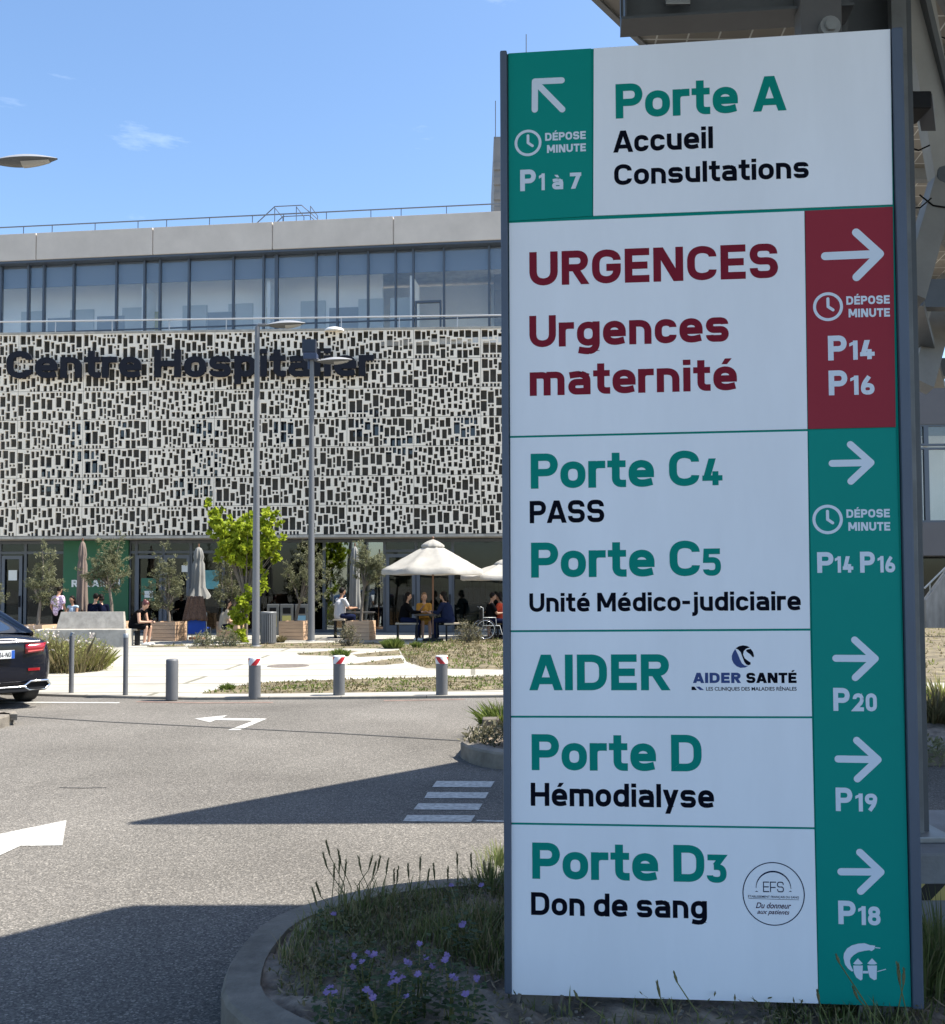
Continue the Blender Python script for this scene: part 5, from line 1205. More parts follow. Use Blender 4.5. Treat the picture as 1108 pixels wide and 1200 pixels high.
def tree(name, label, cat, base, trunk_h, crown, lm, nleaf, ll, lw, seed, group, nlimb=9, r0=.05, lean=.0, clump=.16, drop=.0):
    """crown: list of (dx, dy, dz, rx, ry, rz) blobs relative to the base; limbs run into the blobs and leaves hang round twigs"""
    rr = random.Random(seed); t = thing(name, label, cat, tuple(base), group); base = V(base)
    wood = MB(); top_ = base+V((lean,0,trunk_h)); wood.tube([base-V((0,0,.05)), base+V((lean*.3+.01,.01,trunk_h*.5)), top_], [r0*1.15, r0, r0*.8], 9)
    leaves = MB(); tot = sum(c[3]*c[4]*c[5] for c in crown)
    for c in crown:
        cc = base+V(c[:3]); k = max(3, int(nlimb*c[3]*c[4]*c[5]/tot*1.6)); n = int(nleaf*c[3]*c[4]*c[5]/tot)
        tips = []
        for _ in range(k):
            d = rdir(rr); q = rr.uniform(.45, .95); tip = cc+V((d.x*c[3],d.y*c[4],d.z*c[5]))*q; mid = top_.lerp(tip, .5)+V((rr.uniform(-.06,.06),rr.uniform(-.06,.06),.05))
            wood.tube([top_-V((0,0,.05)), mid, tip], [r0*.55, r0*.32, r0*.08], 6); tips.append((mid, tip))
        ncl = max(4, n//22)
        for _ in range(ncl):
            if rr.random() < .6 and tips: m_, tp = rr.choice(tips); p0 = m_.lerp(tp, rr.uniform(.35, 1.1))+rdir(rr)*rr.uniform(0, c[3]*.35)
            else: d = rdir(rr); q = rr.random()**.45; p0 = cc+V((d.x*c[3],d.y*c[4],d.z*c[5]))*q
            tw = rdir(rr); tw.z = abs(tw.z)*.8-drop; tl = clump*rr.uniform(.7,1.6)
            for i in range(n//ncl):
                p = p0+tw*tl*rr.random()+rdir(rr)*clump*.35*rr.random(); d = (tw*.6+rdir(rr)).normalized()
                leaves.leaf(p, d, rdir(rr), ll*rr.uniform(.7,1.25), lw*rr.uniform(.7,1.2), rr.uniform(-.2,.2)*ll)
    wood.build('trunk', lm_bark, t); leaves.build('crown', lm, t); return t
def pxtree(b, seed, label, x0, x1, y0, y1, trunkfrac=.35, n=2400, lean=0., shape=0):
    """olive standing in a planter: crown outline surveyed in the photo"""
    Y = b.y; cx = P((x0+x1)/2, 690, Y).x-b.x; zt_ = P(300, y0, Y).z-b.z; zl = P(300, y1, Y).z-b.z; wd = (x1-x0)/1150*Y/2; rr = random.Random(seed); H = zt_-zl
    cr = [(cx+rr.uniform(-.15,.15)*wd, rr.uniform(-.2,.2)*wd, zl+H*.45, wd*.62, wd*.6, H*.36), (cx-wd*.42, .1, zl+H*rr.uniform(.35,.6), wd*.48, wd*.5, H*.25), (cx+wd*.45, -.1, zl+H*rr.uniform(.4,.65), wd*.5, wd*.5, H*.27), (cx+rr.uniform(-.3,.3)*wd, .0, zl+H*.80, wd*.42, wd*.45, H*.22), (cx+rr.uniform(-.3,.3)*wd, .1, zl+H*.18, wd*.5, wd*.45, H*.17)]
    return tree('olive_tree', label, 'olive tree', b, max(.25, zl+H*trunkfrac*.5), cr, lm_olive, int(n*1.75), .085, .026, seed, 'olive trees in the planters', r0=.045, lean=lean+cx*.4)
pxtree(PLT[0], 1, 'loose olive tree behind the dark car boot', 29, 77, 636, 716, n=2100)
pxtree(PLT[1], 2, 'full round olive tree rising behind the long concrete bench', 88, 156, 622, 700, n=3400)
pxtree(PLT[2], 3, 'wispy olive tree right of the woman holding her phone', 163, 224, 638, 728, n=2300)
pxtree(PLT[3], 4, 'olive tree tucked left of and behind the bright green tree', 243, 300, 626, 734, n=2600)
pxtree(PLT[4], 5, 'sparse spreading olive tree between the two lamp posts', 322, 397, 628, 722, n=2300)
pxtree(PLT[5], 6, 'clipped olive tree on a bare trunk left of the white parasol', 410, 456, 634, 694, n=2800, trunkfrac=.2)
pxtree(PLT[6], 7, 'olive tree cut off by the left border of the photo', -40, 10, 650, 735, n=1500)
# bright green young tree
g = G(288, 752.5, PZ); Y = g.y; s_px = Y/1150.
def blob(px, py, rx, ry): p = P(px, py, Y); return (p.x-g.x, random.uniform(-.2,.2), p.z-PZ, rx*s_px, rx*s_px*.9, ry*s_px)
tree('young_tree', 'bright yellow-green young tree standing behind the tall lamp post', 'tree', (g.x, Y, PZ), 1.3,
     [blob(288,632,36,26), blob(258,612,17,20), blob(246,596,8,13), blob(316,626,19,24), blob(295,652,24,14), blob(294,606,11,8), blob(318,606,15,9), blob(325,647,10,9), blob(268,640,18,18)], lm_maple, 6600, .14, .12, 21, None, nlimb=16, r0=.05, clump=.10, drop=.35)
tree('young_tree', 'leafy yellow-green sapling between planter and litter bin below the bright tree', 'tree', (g.x-.05, Y-.3, PZ), .5,
     [blob(286,735,11,18), blob(291,708,12,14), blob(306,692,11,8), blob(281,722,9,9), blob(312,686,6,10)], lm_maple, 1100, .13, .10, 22, None, nlimb=9, r0=.03, clump=.12, drop=.4)
# low shrubs, tufts and the flowering clump
def tuft(mb, c, rx, ry, h, n, rr, wd=.012, spread=.5):
    for _ in range(n):
        a = rr.uniform(0, 2*math.pi); q = math.sqrt(rr.random()); p = V((c[0]+rx*q*math.cos(a), c[1]+ry*q*math.sin(a), c[2])); hh = h*rr.uniform(.5,1.15)*(1-.35*q)
        d = V((math.cos(a)*q*spread+rr.uniform(-.35,.35), math.sin(a)*q*spread+rr.uniform(-.35,.35), 1)).normalized(); sd = V((-d.y+rr.uniform(-1,1), d.x+rr.uniform(-1,1), 0)).normalized()*wd
        m_ = p+d*hh*.55; e = p+d*hh+V((d.x,d.y,0))*hh*.35-V((0,0,hh*.08)); mb.add([p-sd, p+sd, m_+sd*.8, e, m_-sd*.8], [(0,1,2,3,4)])
def shrub(px0, px1, pyb, pyt, label, m, n=700, seed=1, kind='leaf', bw=.014,  name='shrub', cat='shrub', grp=None, dep=None):
    rr = random.Random(seed); g = G((px0+px1)/2, pyb, PZ); Y = g.y; rx = (px1-px0)/2300*Y; h = (pyb-pyt)/1150*Y; dep = dep or rx*.7
    t = thing(name, label, cat, (g.x, Y, PZ), grp); mb = MB(); w_ = MB()
    if kind == 'blade': tuft(mb, (g.x, Y, PZ-.01), rx*.7, dep*.7, h, n, rr, bw*Y/25)
    else:
        for k in range(14): d = rdir(rr); d.z = abs(d.z)+.4; w_.tube([(g.x+d.x*.05,Y,PZ-.02), (g.x+d.x*rx*.7,Y+d.y*dep*.7,PZ+h*.75*d.z/1.4)], [.012,.004], 5)
        for k in range(n//14):
            d = rdir(rr); d.z = abs(d.z); q = rr.random()**.4; p0 = V((g.x+d.x*rx*q, Y+d.y*dep*q, PZ+d.z*h*q))
            for i in range(14): p = p0+rdir(rr)*.09*rr.random()+V((0,0,.02)); mb.leaf(p, (rdir(rr)+V((0,0,.6))), rdir(rr), .075*rr.uniform(.6,1.3), .025, 0)
        w_.build('stem', lm_bark, t)
    mb.build('foliage', m, t); return t, (g.x, Y, rx, dep, h)
shrub(392, 427, 757, 733, 'low grey-green shrub before the planter of the clipped olive', lm_shrub, 900, 31)
shrub(530, 566, 753, 727, 'brownish rounded shrub right of the parasol table', lm_shrub, 1100, 32)
shrub(250, 284, 757, 738, 'low dark green shrub in front of the planter by the bright tree', lm_olive, 800, 33)
shrub(224, 252, 757, 741, 'low dark green shrub below the blue chair', lm_olive, 600, 34)
shrub(447, 474, 760, 743, 'bright green grassy bush on the dry lawn left of the parasol', lm_green, 700, 35, 'blade')
shrub(388, 412, 769, 756, 'spiky green tuft behind the middle capped bollard', lm_green, 300, 36, 'blade')
shrub(256, 278, 808, 797, 'small weed tuft at the tip of the kerb side dry strip', lm_green, 260, 37, 'blade')
shrub(483, 494, 759, 748, 'small green tuft below the mustard dress', lm_green, 200, 38, 'blade')
shrub(324, 334, 753, 741, 'dry straw tuft between litter bin and planter', lm_dry, 200, 39, 'blade')
# flowering clump beside the car
lm_clump = leafmat('clump_blades', [(.20,.24,.05),(.31,.33,.10),(.40,.36,.16),(.15,.19,.04)], .4)
rr = random.Random(5)
for (a, b, yb, yt, lab, sd) in ((20,75,786,738,'tall flowering clump with white blossom beside the dark car',41), (62,131,785,744,'flowering green clump spilling towards the slim posts',42)):
    t, (gx_, gy_, rx, dp, h) = shrub(a, b, yb, yt, lab, lm_clump, 4200, sd, 'blade', .0034, 'flowering_clump', 'flowering plant', 'flowering clumps by the bench', dep=.9)
    mb = MB(); mb2 = MB(); [tuft(mb2, (gx_+rr.uniform(-.9,.9)*rx, gy_+rr.uniform(-.8,.5), PZ), .18, .2, h*rr.uniform(.6,1.3), 70, rr, .009, .3) for _ in range(16)]; mb2.build('dry_stalk', lm_dry, t)
    sprig = MB()
    for k in range(1500):
        a = rr.uniform(0,6.28); q = math.sqrt(rr.random()); p = V((gx_+q*math.cos(a)*rx*.95, gy_+q*math.sin(a)*.85, PZ+h*(1-.45*q*q)*rr.random()**.8)); sprig.leaf(p, rdir(rr)+V((0,0,.4)), rdir(rr), .06*rr.uniform(.6,1.3), .018, .01)
    sprig.build('leaves', lm_clump, t)
    for k in range(40):
        p = V((gx_+rr.uniform(-.9,.9)*rx, gy_+rr.uniform(-.9,.3), PZ+h*rr.uniform(.3,1.08)))
        for i in range(5): mb.leaf(p, rdir(rr), rdir(rr), .042, .034, .0)
    mb.build('blossom', lm_fl, t)
# dry lawn patches in the plaza (uncountable)
def patch(poly, seed, dens, hgt, mats, zb=PZ):
    rr = random.Random(seed); w3 = [G(x, y, zb) for x, y in poly]; mb = MB(); mb.add([(p.x, p.y, zb+.004) for p in w3], [tuple(range(len(w3)))]); tag(mb.build('dry_lawn', m_lawn), kind='structure')
    xs = [p.x for p in w3]; ys = [p.y for p in w3]; area = abs(sum(w3[i-1].x*w3[i].y-w3[i].x*w3[i-1].y for i in range(len(w3))))/2
    bm_ = [MB() for _ in mats]; k = 0
    def inside(x, y):
        c = False
        for i in range(len(w3)):
            a, b = w3[i], w3[i-1]
            if (a.y > y) != (b.y > y) and x < (b.x-a.x)*(y-a.y)/(b.y-a.y)+a.x: c = not c
        return c
    while k < area*dens:
        x, y = rr.uniform(min(xs), max(xs)), rr.uniform(min(ys), max(ys)); k += (max(xs)-min(xs))*(max(ys)-min(ys)) and 1
        if not inside(x, y): continue
        cl = math.sin(x*3.1+1.3*math.sin(y*2.2))*math.sin(y*2.7+x); q = 0 if cl+rr.uniform(-.8,.8) > -.15 else 1
        tuft(bm_[q], (x, y, zb), .07, .07, hgt*rr.uniform(.5,1.4), 3, rr, .012, .9)
    for b, m in zip(bm_, mats):
        if b.v: tag(b.build('grass', m), kind='stuff')
m_lawn = mat('dry_lawn_soil', (.085,.068,.04), .95, var=.5, vscale=3, col2=(.14,.115,.068), bump=.8, bscale=20)
patch([(236,813),(262,806),(310,800),(420,796),(600,792),(760,790),(760,808),(600,808.5),(430,811.5),(300,813)], 51, 150, .06, (lm_dry, lm_green))
patch([(466,757),(530,750),(620,746),(760,744),(760,785),(600,785),(500,783),(478,776),(472,768)], 52, 60, .11, (lm_dry, lm_green))
patch([(404,779.5),(470,771),(474,777),(450,779.5)], 53, 50, .06, (lm_dry, lm_green))
patch([(414,767),(468,762),(470,768),(420,770)], 54, 40, .06, (lm_green, lm_dry))
patch([(348,766),(392,762.5),(420,763),(400,768.5),(352,768)], 55, 40, .05, (lm_green, lm_dry))
patch([(172,757),(215,755),(218,757.5),(176,758.6)], 56, 40, .06, (lm_green, lm_dry))
patch([(220,758),(300,754),(440,753),(470,757),(440,760),(300,760),(222,760.5)], 57, 22, .06, (lm_green, lm_dry))
# far lawn and planting at the right
patch([(1000,800),(1200,800),(1200,716),(1000,716)], 58, 26, .13, (lm_dry, lm_clump), PZ)
# plants on the far kerbed island
rr = random.Random(8)
def isl_shrub(x, y, z, rx, h, n, m, label, seed, kind='leaf', cat='shrub'):
    rr = random.Random(seed); t = thing('shrub', label, cat, (x,y,z)); mb = MB()
    if kind == 'blade': tuft(mb, (x,y,z), rx, rx, h, n, rr, .010, .8)
    else:
        for k in range(n//10):
            d = rdir(rr); d.z = abs(d.z); p0 = V((x+d.x*rx, y+d.y*rx, z+d.z*h))*1.0
            for i in range(10): mb.leaf(p0+rdir(rr)*.05, rdir(rr)+V((0,0,.5)), rdir(rr), .06, .02, 0)
    st_ = MB()
    for k in range(7): a = k*.9; st_.tube([(x,y,z-.03),(x+math.cos(a)*rx*.6,y+math.sin(a)*rx*.6,z+h*.7)], [.008,.003], 5)
    st_.build('stem', lm_bark, t); mb.build('foliage', m, t)
p = G(574,873,.12); isl_shrub(p.x, p.y+.1, .12, .22, .16, 420, lm_shrub, 'dry low shrub on the shaded kerb corner behind the sign', 61)
p = G(588,850,.12); isl_shrub(p.x, p.y, .12, .22, .34, 420, lm_green, 'sunlit yellow-green weed behind the stone block', 62, 'blade')
p = G(590,870,.12); isl_shrub(p.x+.1, p.y, .12, .3, .2, 420, lm_shrub, 'dry weed against the left frame of the sign', 63)
for k, px in enumerate((1096,1106)):
    p = G(px, 846-8*(k%2), .12); isl_shrub(p.x, p.y, .12, .34, .5+.08*(k%2), 620, lm_clump if k%2 else lm_dry, ('pale straw clump right of the steel column','leafy sunlit green clump at the right border beyond the steel column')[k], 70+k, 'blade')
for k, px in enumerate((1099,)):
    p = G(px, 918, .0); isl_shrub(p.x, p.y+.5, .12, .32, .16, 500, lm_olive, 'dark dense shrub in the shade behind the concrete plinth', 80+k)

# ------------------------------------------------------------------ planting of the near island
rr = random.Random(9)
def in_poly(poly, x, y):
    c = False
    for i in range(len(poly)):
        a, b = poly[i], poly[i-1]
        if (a[1] > y) != (b[1] > y) and x < (b[0]-a[0])*(y-a[1])/(b[1]-a[1])+a[0]: c = not c
    return c
IN_A = offset_poly(ISL_A, .20)
lm_dgrass = leafmat('dull_green_blades', [(.08,.11,.035),(.125,.16,.05),(.185,.205,.08),(.23,.21,.11)], .3)
lm_straw = leafmat('straw', [(.26,.21,.11),(.34,.28,.16),(.20,.16,.09)], .3)
def blade(mb, p, h, d, wd, curl):
    sd = V((-d.y, d.x, 0)); sd = sd.normalized()*wd if sd.length > 1e-3 else V((wd,0,0)); up = V((0,0,1))
    q = [p + up*h*t*(1-.25*curl*t) + d*h*curl*t*t for t in (0,.4,.75,1.0)]
    mb.add([q[0]-sd, q[0]+sd, q[1]+sd*.85, q[1]-sd*.85, q[2]+sd*.55, q[2]-sd*.55, q[3]], [(0,1,2,3),(3,2,4,5),(5,4,6)])
gm, gs, lit = MB(), MB(), MB(); cnt = 0
while cnt < 26000:
    x, y = rr.uniform(-.9, 4.2), rr.uniform(2.85, 5.4)
    if not in_poly(IN_A, x, y): continue
    if x > 2.2 and rr.random() < .6: cnt += 1; continue
    # bare soil in front and under the sign
    f = 1.0
    if y < 3.9 - .25*math.sin(x*5) and x > -.75: f = .10
    if .0 < x < 1.6 and y < 3.75: f = .05 if x < 1.0 else .30
    if x < -.55 and y < 3.9: f = .22
    cnt += 1
    cl = .5+.5*math.sin(x*7+2*math.sin(y*5)); 
    if rr.random() > f*(.55+.45*cl): continue
    h = (.07+.10*cl)*rr.uniform(.6,1.3)*(1 if y > 3.9 else .6)*(.75 if y > 4.4 or x < -.5 else 1); a = rr.uniform(0, 2*math.pi); d = V((math.cos(a), math.sin(a), 0))
    for k in range(2): blade(gm if rr.random() < .78 else gs, V((x+rr.uniform(-.02,.02), y+rr.uniform(-.02,.02), .10)), h*rr.uniform(.7,1.1), V((math.cos(a+k), math.sin(a+k), 0)), rr.uniform(.0022,.004), rr.uniform(.15,.7))
gc = MB()
for k in range(9000):   # low creeping ground cover
    x, y = rr.uniform(-.9, 2.6), rr.uniform(3.0, 5.3)
    if not in_poly(IN_A, x, y): continue
    q = math.sin(x*6+1.7*math.sin(y*7))*math.sin(y*8+x*3)
    if rr.random() > .35+.6*q or (y < 3.7 and rr.random() < .7): continue
    p = V((x, y, .105))
    for j in range(7): gc.leaf(p+V((rr.uniform(-.05,.05), rr.uniform(-.05,.05), rr.random()*.07)), V((rr.uniform(-1,1), rr.uniform(-1,1), rr.uniform(-.1,.8))), V((0,0,1)), rr.uniform(.015,.035), rr.uniform(.006,.014), .002)
tag(gc.build('ground_cover', leafmat('ground_cover_leaves', [(.075,.09,.03),(.12,.125,.05),(.18,.155,.08),(.06,.07,.026)], .25)), kind='stuff')
tag(gm.build('grass', lm_dgrass), kind='stuff'); tag(gs.build('dry_grass', lm_straw), kind='stuff')
for k in range(2600):   # dead leaves, stalk litter and pebbles
    x, y = rr.uniform(-.85, 2.6), rr.uniform(2.9, 4.6)
    if not in_poly(IN_A, x, y): continue
    a = rr.uniform(0, 6.28); d = V((math.cos(a), math.sin(a), rr.uniform(-.1,.4))); lit.leaf(V((x,y,.115+rr.random()*.02)), d, V((0,0,1)), rr.uniform(.02,.07), rr.uniform(.003,.012), .004)
tag(lit.build('plant_litter', leafmat('litter', [(.20,.15,.09),(.30,.24,.16),(.13,.10,.06)], .1)), kind='stuff')
peb = MB()
for k in range(420):
    x, y = rr.uniform(-.75, 2.4), rr.uniform(2.85, 3.75)
    if not in_poly(IN_A, x, y): continue
    q = rr.uniform(.004,.016); peb.ball((x,y,.105+q*.3), (q,q*rr.uniform(.7,1.2),q*.7), 6)
tag(peb.build('pebbles', mat('soil_pebbles', (.25,.22,.18), .9, var=.4, vscale=30)), kind='stuff')
# seed-headed grass stalks: one object each
def stalk(px, pyt, Y, label, ear=.07, lean=.1, m=lm_straw, name='wild_barley', earw=.010, dark=False):
    tp = P(px, pyt, Y); base = V((tp.x-lean*(tp.z-.1), Y+rr.uniform(-.05,.05), .10)); t = thing(name, label, 'grass stalk', tuple(base), 'seeding grass stalks on the near island')
    mb = MB(); e0 = base.lerp(tp, 1-ear/(tp-base).length); mid = base.lerp(e0, .5)-V((lean*.12,0,0)); mb.tube([base, mid, e0], [.0028,.0024,.0018], 5); mb.build('stalk', lm_dgrass if dark else m, t)
    mb = MB(); dr = (tp-e0).normalized()
    for k in range(34): q = k/34; p = e0+dr*ear*q*.86; s = 1 if k%2 else -1; a = rr.uniform(0,6.28); o = V((math.cos(a), math.sin(a), 0)); mb.leaf(p, dr*1.6+o*.55, o, ear*.30, earw*.5, 0); 
    mb.tube([e0, e0+dr*ear*.5, e0+dr*ear*.95], [earw*.25, earw*.45, earw*.1], 6); mb.build('ear', m, t)
    for k in range(2): lf = MB(); a = rr.uniform(0,6.28); blade(lf, base+V((0,0,.02)), (tp.z-.1)*rr.uniform(.35,.6), V((math.cos(a), math.sin(a), 0)), .0035, .6); lf.build('blade', lm_dgrass, t)
m_ear = leafmat('green_straw_ears', [(.14,.15,.065),(.25,.23,.12),(.19,.18,.085)], .3)
for k, (px, pyt, Y, ln) in enumerate(((382,985,4.55,-.25),(378,999,4.5,-.35),(396,995,4.6,-.2),(392,1013,4.5,.05),(398,1004,4.6,.0),(406,1008,4.65,.08),(420,1003,4.6,-.2),(437,1002,4.7,.28),(441,1010,4.7,.22),(446,1003,4.75,.2),(462,1018,4.75,.0),(467,1016,4.75,.1),(493,1003,4.75,.02),(503,1018,4.75,.1),(525,1016,4.8,.0),(536,1000,4.85,.0),(552,1001,4.8,-.05),(567,1008,4.85,-.1),(370,1033,4.4,-.3),(366,1041,4.3,-.3),(455,1006,4.75,.1),(478,1012,4.75,-.05),(574,1011,4.9,.15),(508,1012,4.75,-.1))):
    stalk(px, pyt, Y, 'thin seeding grass stalk of the fringe standing against the sunlit road', .075, ln, m_ear)
for k, (px, pyt, Y, ln) in enumerate(((415,1055,4.2,-.2),(433,1043,4.3,.1),(455,1050,4.2,.15),(470,1062,4.1,-.1),(510,1045,4.3,.1),(540,1050,4.2,.2),(560,1060,4.2,.1),(395,1063,4.1,-.3),(520,1066,4.1,.05))):
    stalk(px, pyt, Y, 'pale seeding grass stalk rising inside the shaded island planting', .07, ln, m_ear)
for lab, px, pyt, Y, ln, ear in (('plantain stalk with dark oval head, taller one before the lower white panel',790,1139,3.28,-.30,.035),('pale budding stalk before the lower white panel',770,1150,3.25,-.2,.05),('short bent plantain stalk near the left foot of the sign',673,1161,3.3,-.5,.03),('dry stalk in front of the tower emblem',980,1118,3.2,-.35,.03),('dry branching stalk before the teal panel',1000,1157,3.2,-.4,.04),('green grass ear before the teal panel base',1052,1128,3.2,-.1,.07),('dark stalk at the seam of white and teal panels',958,1160,3.2,-.2,.04),('dark stalk at the right frame foot',1060,1135,3.25,.15,.05)):
    stalk(px, pyt, Y, lab, ear, ln, m_ear, 'seed_stalk', .012, True)
# grass tufts at the right foot of the sign and in front of it
for k, (px, py, h, n, lab) in enumerate(((1082,1165,.30,260,'tall grass tuft right of the sign foot'),(1104,1150,.34,260,'tall grass tuft at the right border before the concrete plinth'),(1030,1192,.10,150,'short grass tuft under the teal panel'),(985,1196,.08,130,'small grass tuft below the panel seam'),(930,1195,.06,90,'sparse grass tuft below the white panel'),(586,1012,.12,140,'leafy grass tuft against the left edge of the sign'),(575,1045,.15,260,'dense grass tuft left of the sign frame'))):
    p = G(px, py, .10); t = thing('grass_tuft', lab, 'grass tuft', tuple(p), 'grass tufts at the sign'); mb = MB()
    for i in range(n): a = rr.uniform(0,6.28); q = rr.random()*.14; blade(mb, p+V((q*math.cos(a), q*math.sin(a), 0)), h*rr.uniform(.4,1.1), V((math.cos(a), math.sin(a), 0)), .003, rr.uniform(.1,.7))
    mb.build('blades', lm_dgrass, t)
# mallows: leafy plants with violet flowers
lm_mal = leafmat('mallow_leaves', [(.03,.055,.018),(.05,.08,.03),(.075,.10,.04)], .25)
m_pet = mat('violet_petals', (.26,.13,.50), .6, islands=[(.20,.14,.34),(.28,.20,.44),(.23,.16,.38)], trans=.25)
FL = [(561,912),(555,922),(545,935),(480,935),(435,1158),(545,1114)]
MAL = [('violet mallow with a cluster of blooms in the middle of the bed', [(431,1117),(424,1128),(434,1122),(414,1134),(439,1119),(416,1121)]), ('violet mallow blooming low at the left of the bed', [(387,1158),(392,1165),(384,1163)]),
       ('violet mallow blooming low in front, beside bare soil', [(434,1164),(437,1170),(430,1160),(476,1169)]), ('violet mallow with many blooms near the sign frame', [(460,1145),(466,1150),(458,1153),(472,1147),(456,1158),(463,1141)]),
       ('violet mallow behind the middle cluster', [(476,1128),(480,1131),(492,1107),(499,1124),(507,1133),(490,1142)]), ('violet mallow with a single bloom before the sign foot', [(546,1166),(559,1148)]),
       ('violet mallow in the tall grass close to the sign', [(541,1086),(544,1083),(529,1038),(565,1038)]), ('violet mallow right of the middle of the bed', [(530,1145),(535,1148),(522,1126),(524,1120)]), ('violet mallow with one bloom in the tall grass at left', [(391,1072)])]
for k, (lab, fl) in enumerate(MAL):
    pts = []
    for (px, py) in fl:
        h = rr.uniform(.16,.24); pts.append(G(px, py, .10+h))
    base = sum(pts, V((0,0,0)))/len(pts); base.z = .10; base.y += .03; t = thing('mallow_plant', lab, 'flowering plant', tuple(base), 'violet mallows on the near island')
    stem = MB(); lv = MB()
    for p in pts: stem.tube([base+V((rr.uniform(-.02,.02),0,0)), base.lerp(p,.5)+V((0,0,.03)), p-V((0,0,.004))], [.004,.003,.002], 5)
    for i in range(60+18*len(pts)):
        q = rr.choice(pts); p = base.lerp(q, rr.uniform(.1,1.0))+rdir(rr)*.055; p.z = max(.11, p.z); a = rr.uniform(0,6.28); lv.leaf(p, V((math.cos(a), math.sin(a), rr.uniform(-.3,.5))), V((0,0,1)), rr.uniform(.018,.036), rr.uniform(.016,.03), -.004)
    stem.build('stem', lm_dgrass, t); lv.build('foliage', lm_mal, t)
    for p in pts:
        fb = MB(); n = (CAM-p).normalized()*.6+V((rr.uniform(-.4,.4),rr.uniform(-.3,.3),.8)); n.normalize(); a = n.orthogonal().normalized(); b = n.cross(a)
        for j in range(5):
            th = 2*math.pi*j/5; d = a*math.cos(th)+b*math.sin(th); s_ = n.cross(d); r_ = rr.uniform(.009,.0145)
            fb.add([p, p+d*r_*.6+s_*r_*.42+n*.003, p+d*r_*1.08+s_*r_*.30+n*.005, p+d*r_*.98+n*.004, p+d*r_*1.08-s_*r_*.30+n*.005, p+d*r_*.6-s_*r_*.42+n*.003], [(0,1,2,3,4,5)])
        fb.build('flower', m_pet, t)

# ================================================================== SOLAR CANOPIES
m_pv = mat('solar_module_underside', (.20,.185,.16), .35, spec=.4)
def pvmat(m):
    n = m.node_tree; b = n.nodes["Principled BSDF"]; l = n.links.new; t = n.nodes.new("ShaderNodeTexCoord"); k = n.nodes.new("ShaderNodeTexBrick"); k.offset = 0; k.inputs['Scale'].default_value = 1
    k.inputs['Brick Width'].default_value = .165; k.inputs['Row Height'].default_value = .165; k.inputs['Mortar Size'].default_value = .005; k.inputs['Color1'].default_value = (.40,.37,.32,1); k.inputs['Color2'].default_value = (.36,.335,.29,1); k.inputs['Mortar'].default_value = (.85,.85,.8,1)
    l(t.outputs['Object'], k.inputs['Vector']); l(k.outputs['Color'], b.inputs['Base Color'])
pvmat(m_pv)
SLOPE = .15; KX, KY = SUN.x/SUN.z, SUN.y/SUN.z
def edge(a, b):
    d = b-a; d /= d.y; return V((d.x*(1+KY*SLOPE)-KX*SLOPE, 1, -SLOPE))
cA = G(150,1063)+SUN*(4.5/SUN.z); eA = -edge(G(0,1100), G(150,1063))
cB = G(150,965)+SUN*(5.2/SUN.z); eB = edge(G(150,965), G(540,893))
def canopy(label, c, e, nx, wx, ny, wy, loc):
    t = thing('solar_canopy', label, 'solar canopy', loc, 'solar canopies over the car park')
    ex = V((1,0,0)); n = ex.cross(e).normalized(); n = n if n.z > 0 else -n
    for j in range(ny):
        for i in range(nx):
            g_ = .012; a0, a1, b0, b1 = i*wx+g_, (i+1)*wx-g_, j*wy+g_, (j+1)*wy-g_
            q = [c+ex*a0+e*b0, c+ex*a1+e*b0, c+ex*a1+e*b1, c+ex*a0+e*b1]; mb = MB(); mb.add(q+[p+n*.04 for p in q], [(0,1,2,3),(7,6,5,4),(0,4,5,1),(1,5,6,2),(2,6,7,3),(3,7,4,0)]); pn = mb.build('solar_panel', m_pv, t, fix=True)
            fr = MB()
            for k in range(4):
                p, r_ = q[k], q[(k+1)%4]; fr.beam(p+n*.012, r_+n*.012, .03, .055, up=n)
            fr.build('module_frame', m_steel, pn)
    for b in [k*wy for k in range(ny+1)] + [(k+.5)*wy for k in range(ny)]:
        mb = MB(); p = c+e*b-n*.07; mb.beam(p, p+ex*nx*wx, .06, .10, up=n); mb.build('purlin', m_steel, t)
    return t, ex, n
cnA, ex, nA = canopy('near solar canopy whose girder and steel column show above the sign', cA, eA, 9, 1.75, 2, 2.45, (2, 4, 0))
cnB, ex, nB = canopy('far solar canopy whose underside shows right of the sign', cB, eB, 8, 1.75, 2, 2.0, (6, 10, 0))
# girder, column and bracket of the near canopy
g0 = P(728, 33, 4.42); gd = V((1, -.10, 0)).normalized(); h = .30
mb = MB(); gl = 1.02; a, b = g0+V((0,0,h/2)), g0+gd*gl+V((0,0,h/2)); mb.beam(a, b, .012, h-.02)
for dz in (.006, h-.006): mb.beam(g0+V((0,0,dz)), g0+gd*gl+V((0,0,dz)), .15, .012)
mb.beam(g0+V((.008,0,h/2)), g0+V((.016,0,h/2)), .15, h-.03); mb.build('girder', m_dsteel, cnA)
bl = P(790, 6, 4.40); mb = MB(); mb.bbox((bl.x-.055,bl.y-.095,bl.z-.05), (bl.x+.055,bl.y-.08,bl.z+.06), .004); mb.tube([(bl.x,bl.y-.12,bl.z),(bl.x,bl.y-.07,bl.z)], .022, 6); mb.build('bolt_plate', m_steel, cnA)
br = P(962, 14, 4.25); mb = MB(); mb.bbox((P(938,14,4.25).x,br.y-.01,br.z-.35), (P(986,14,4.25).x,br.y+.08,br.z+.6), .005); bk = mb.build('bracket', m_post, cnA)
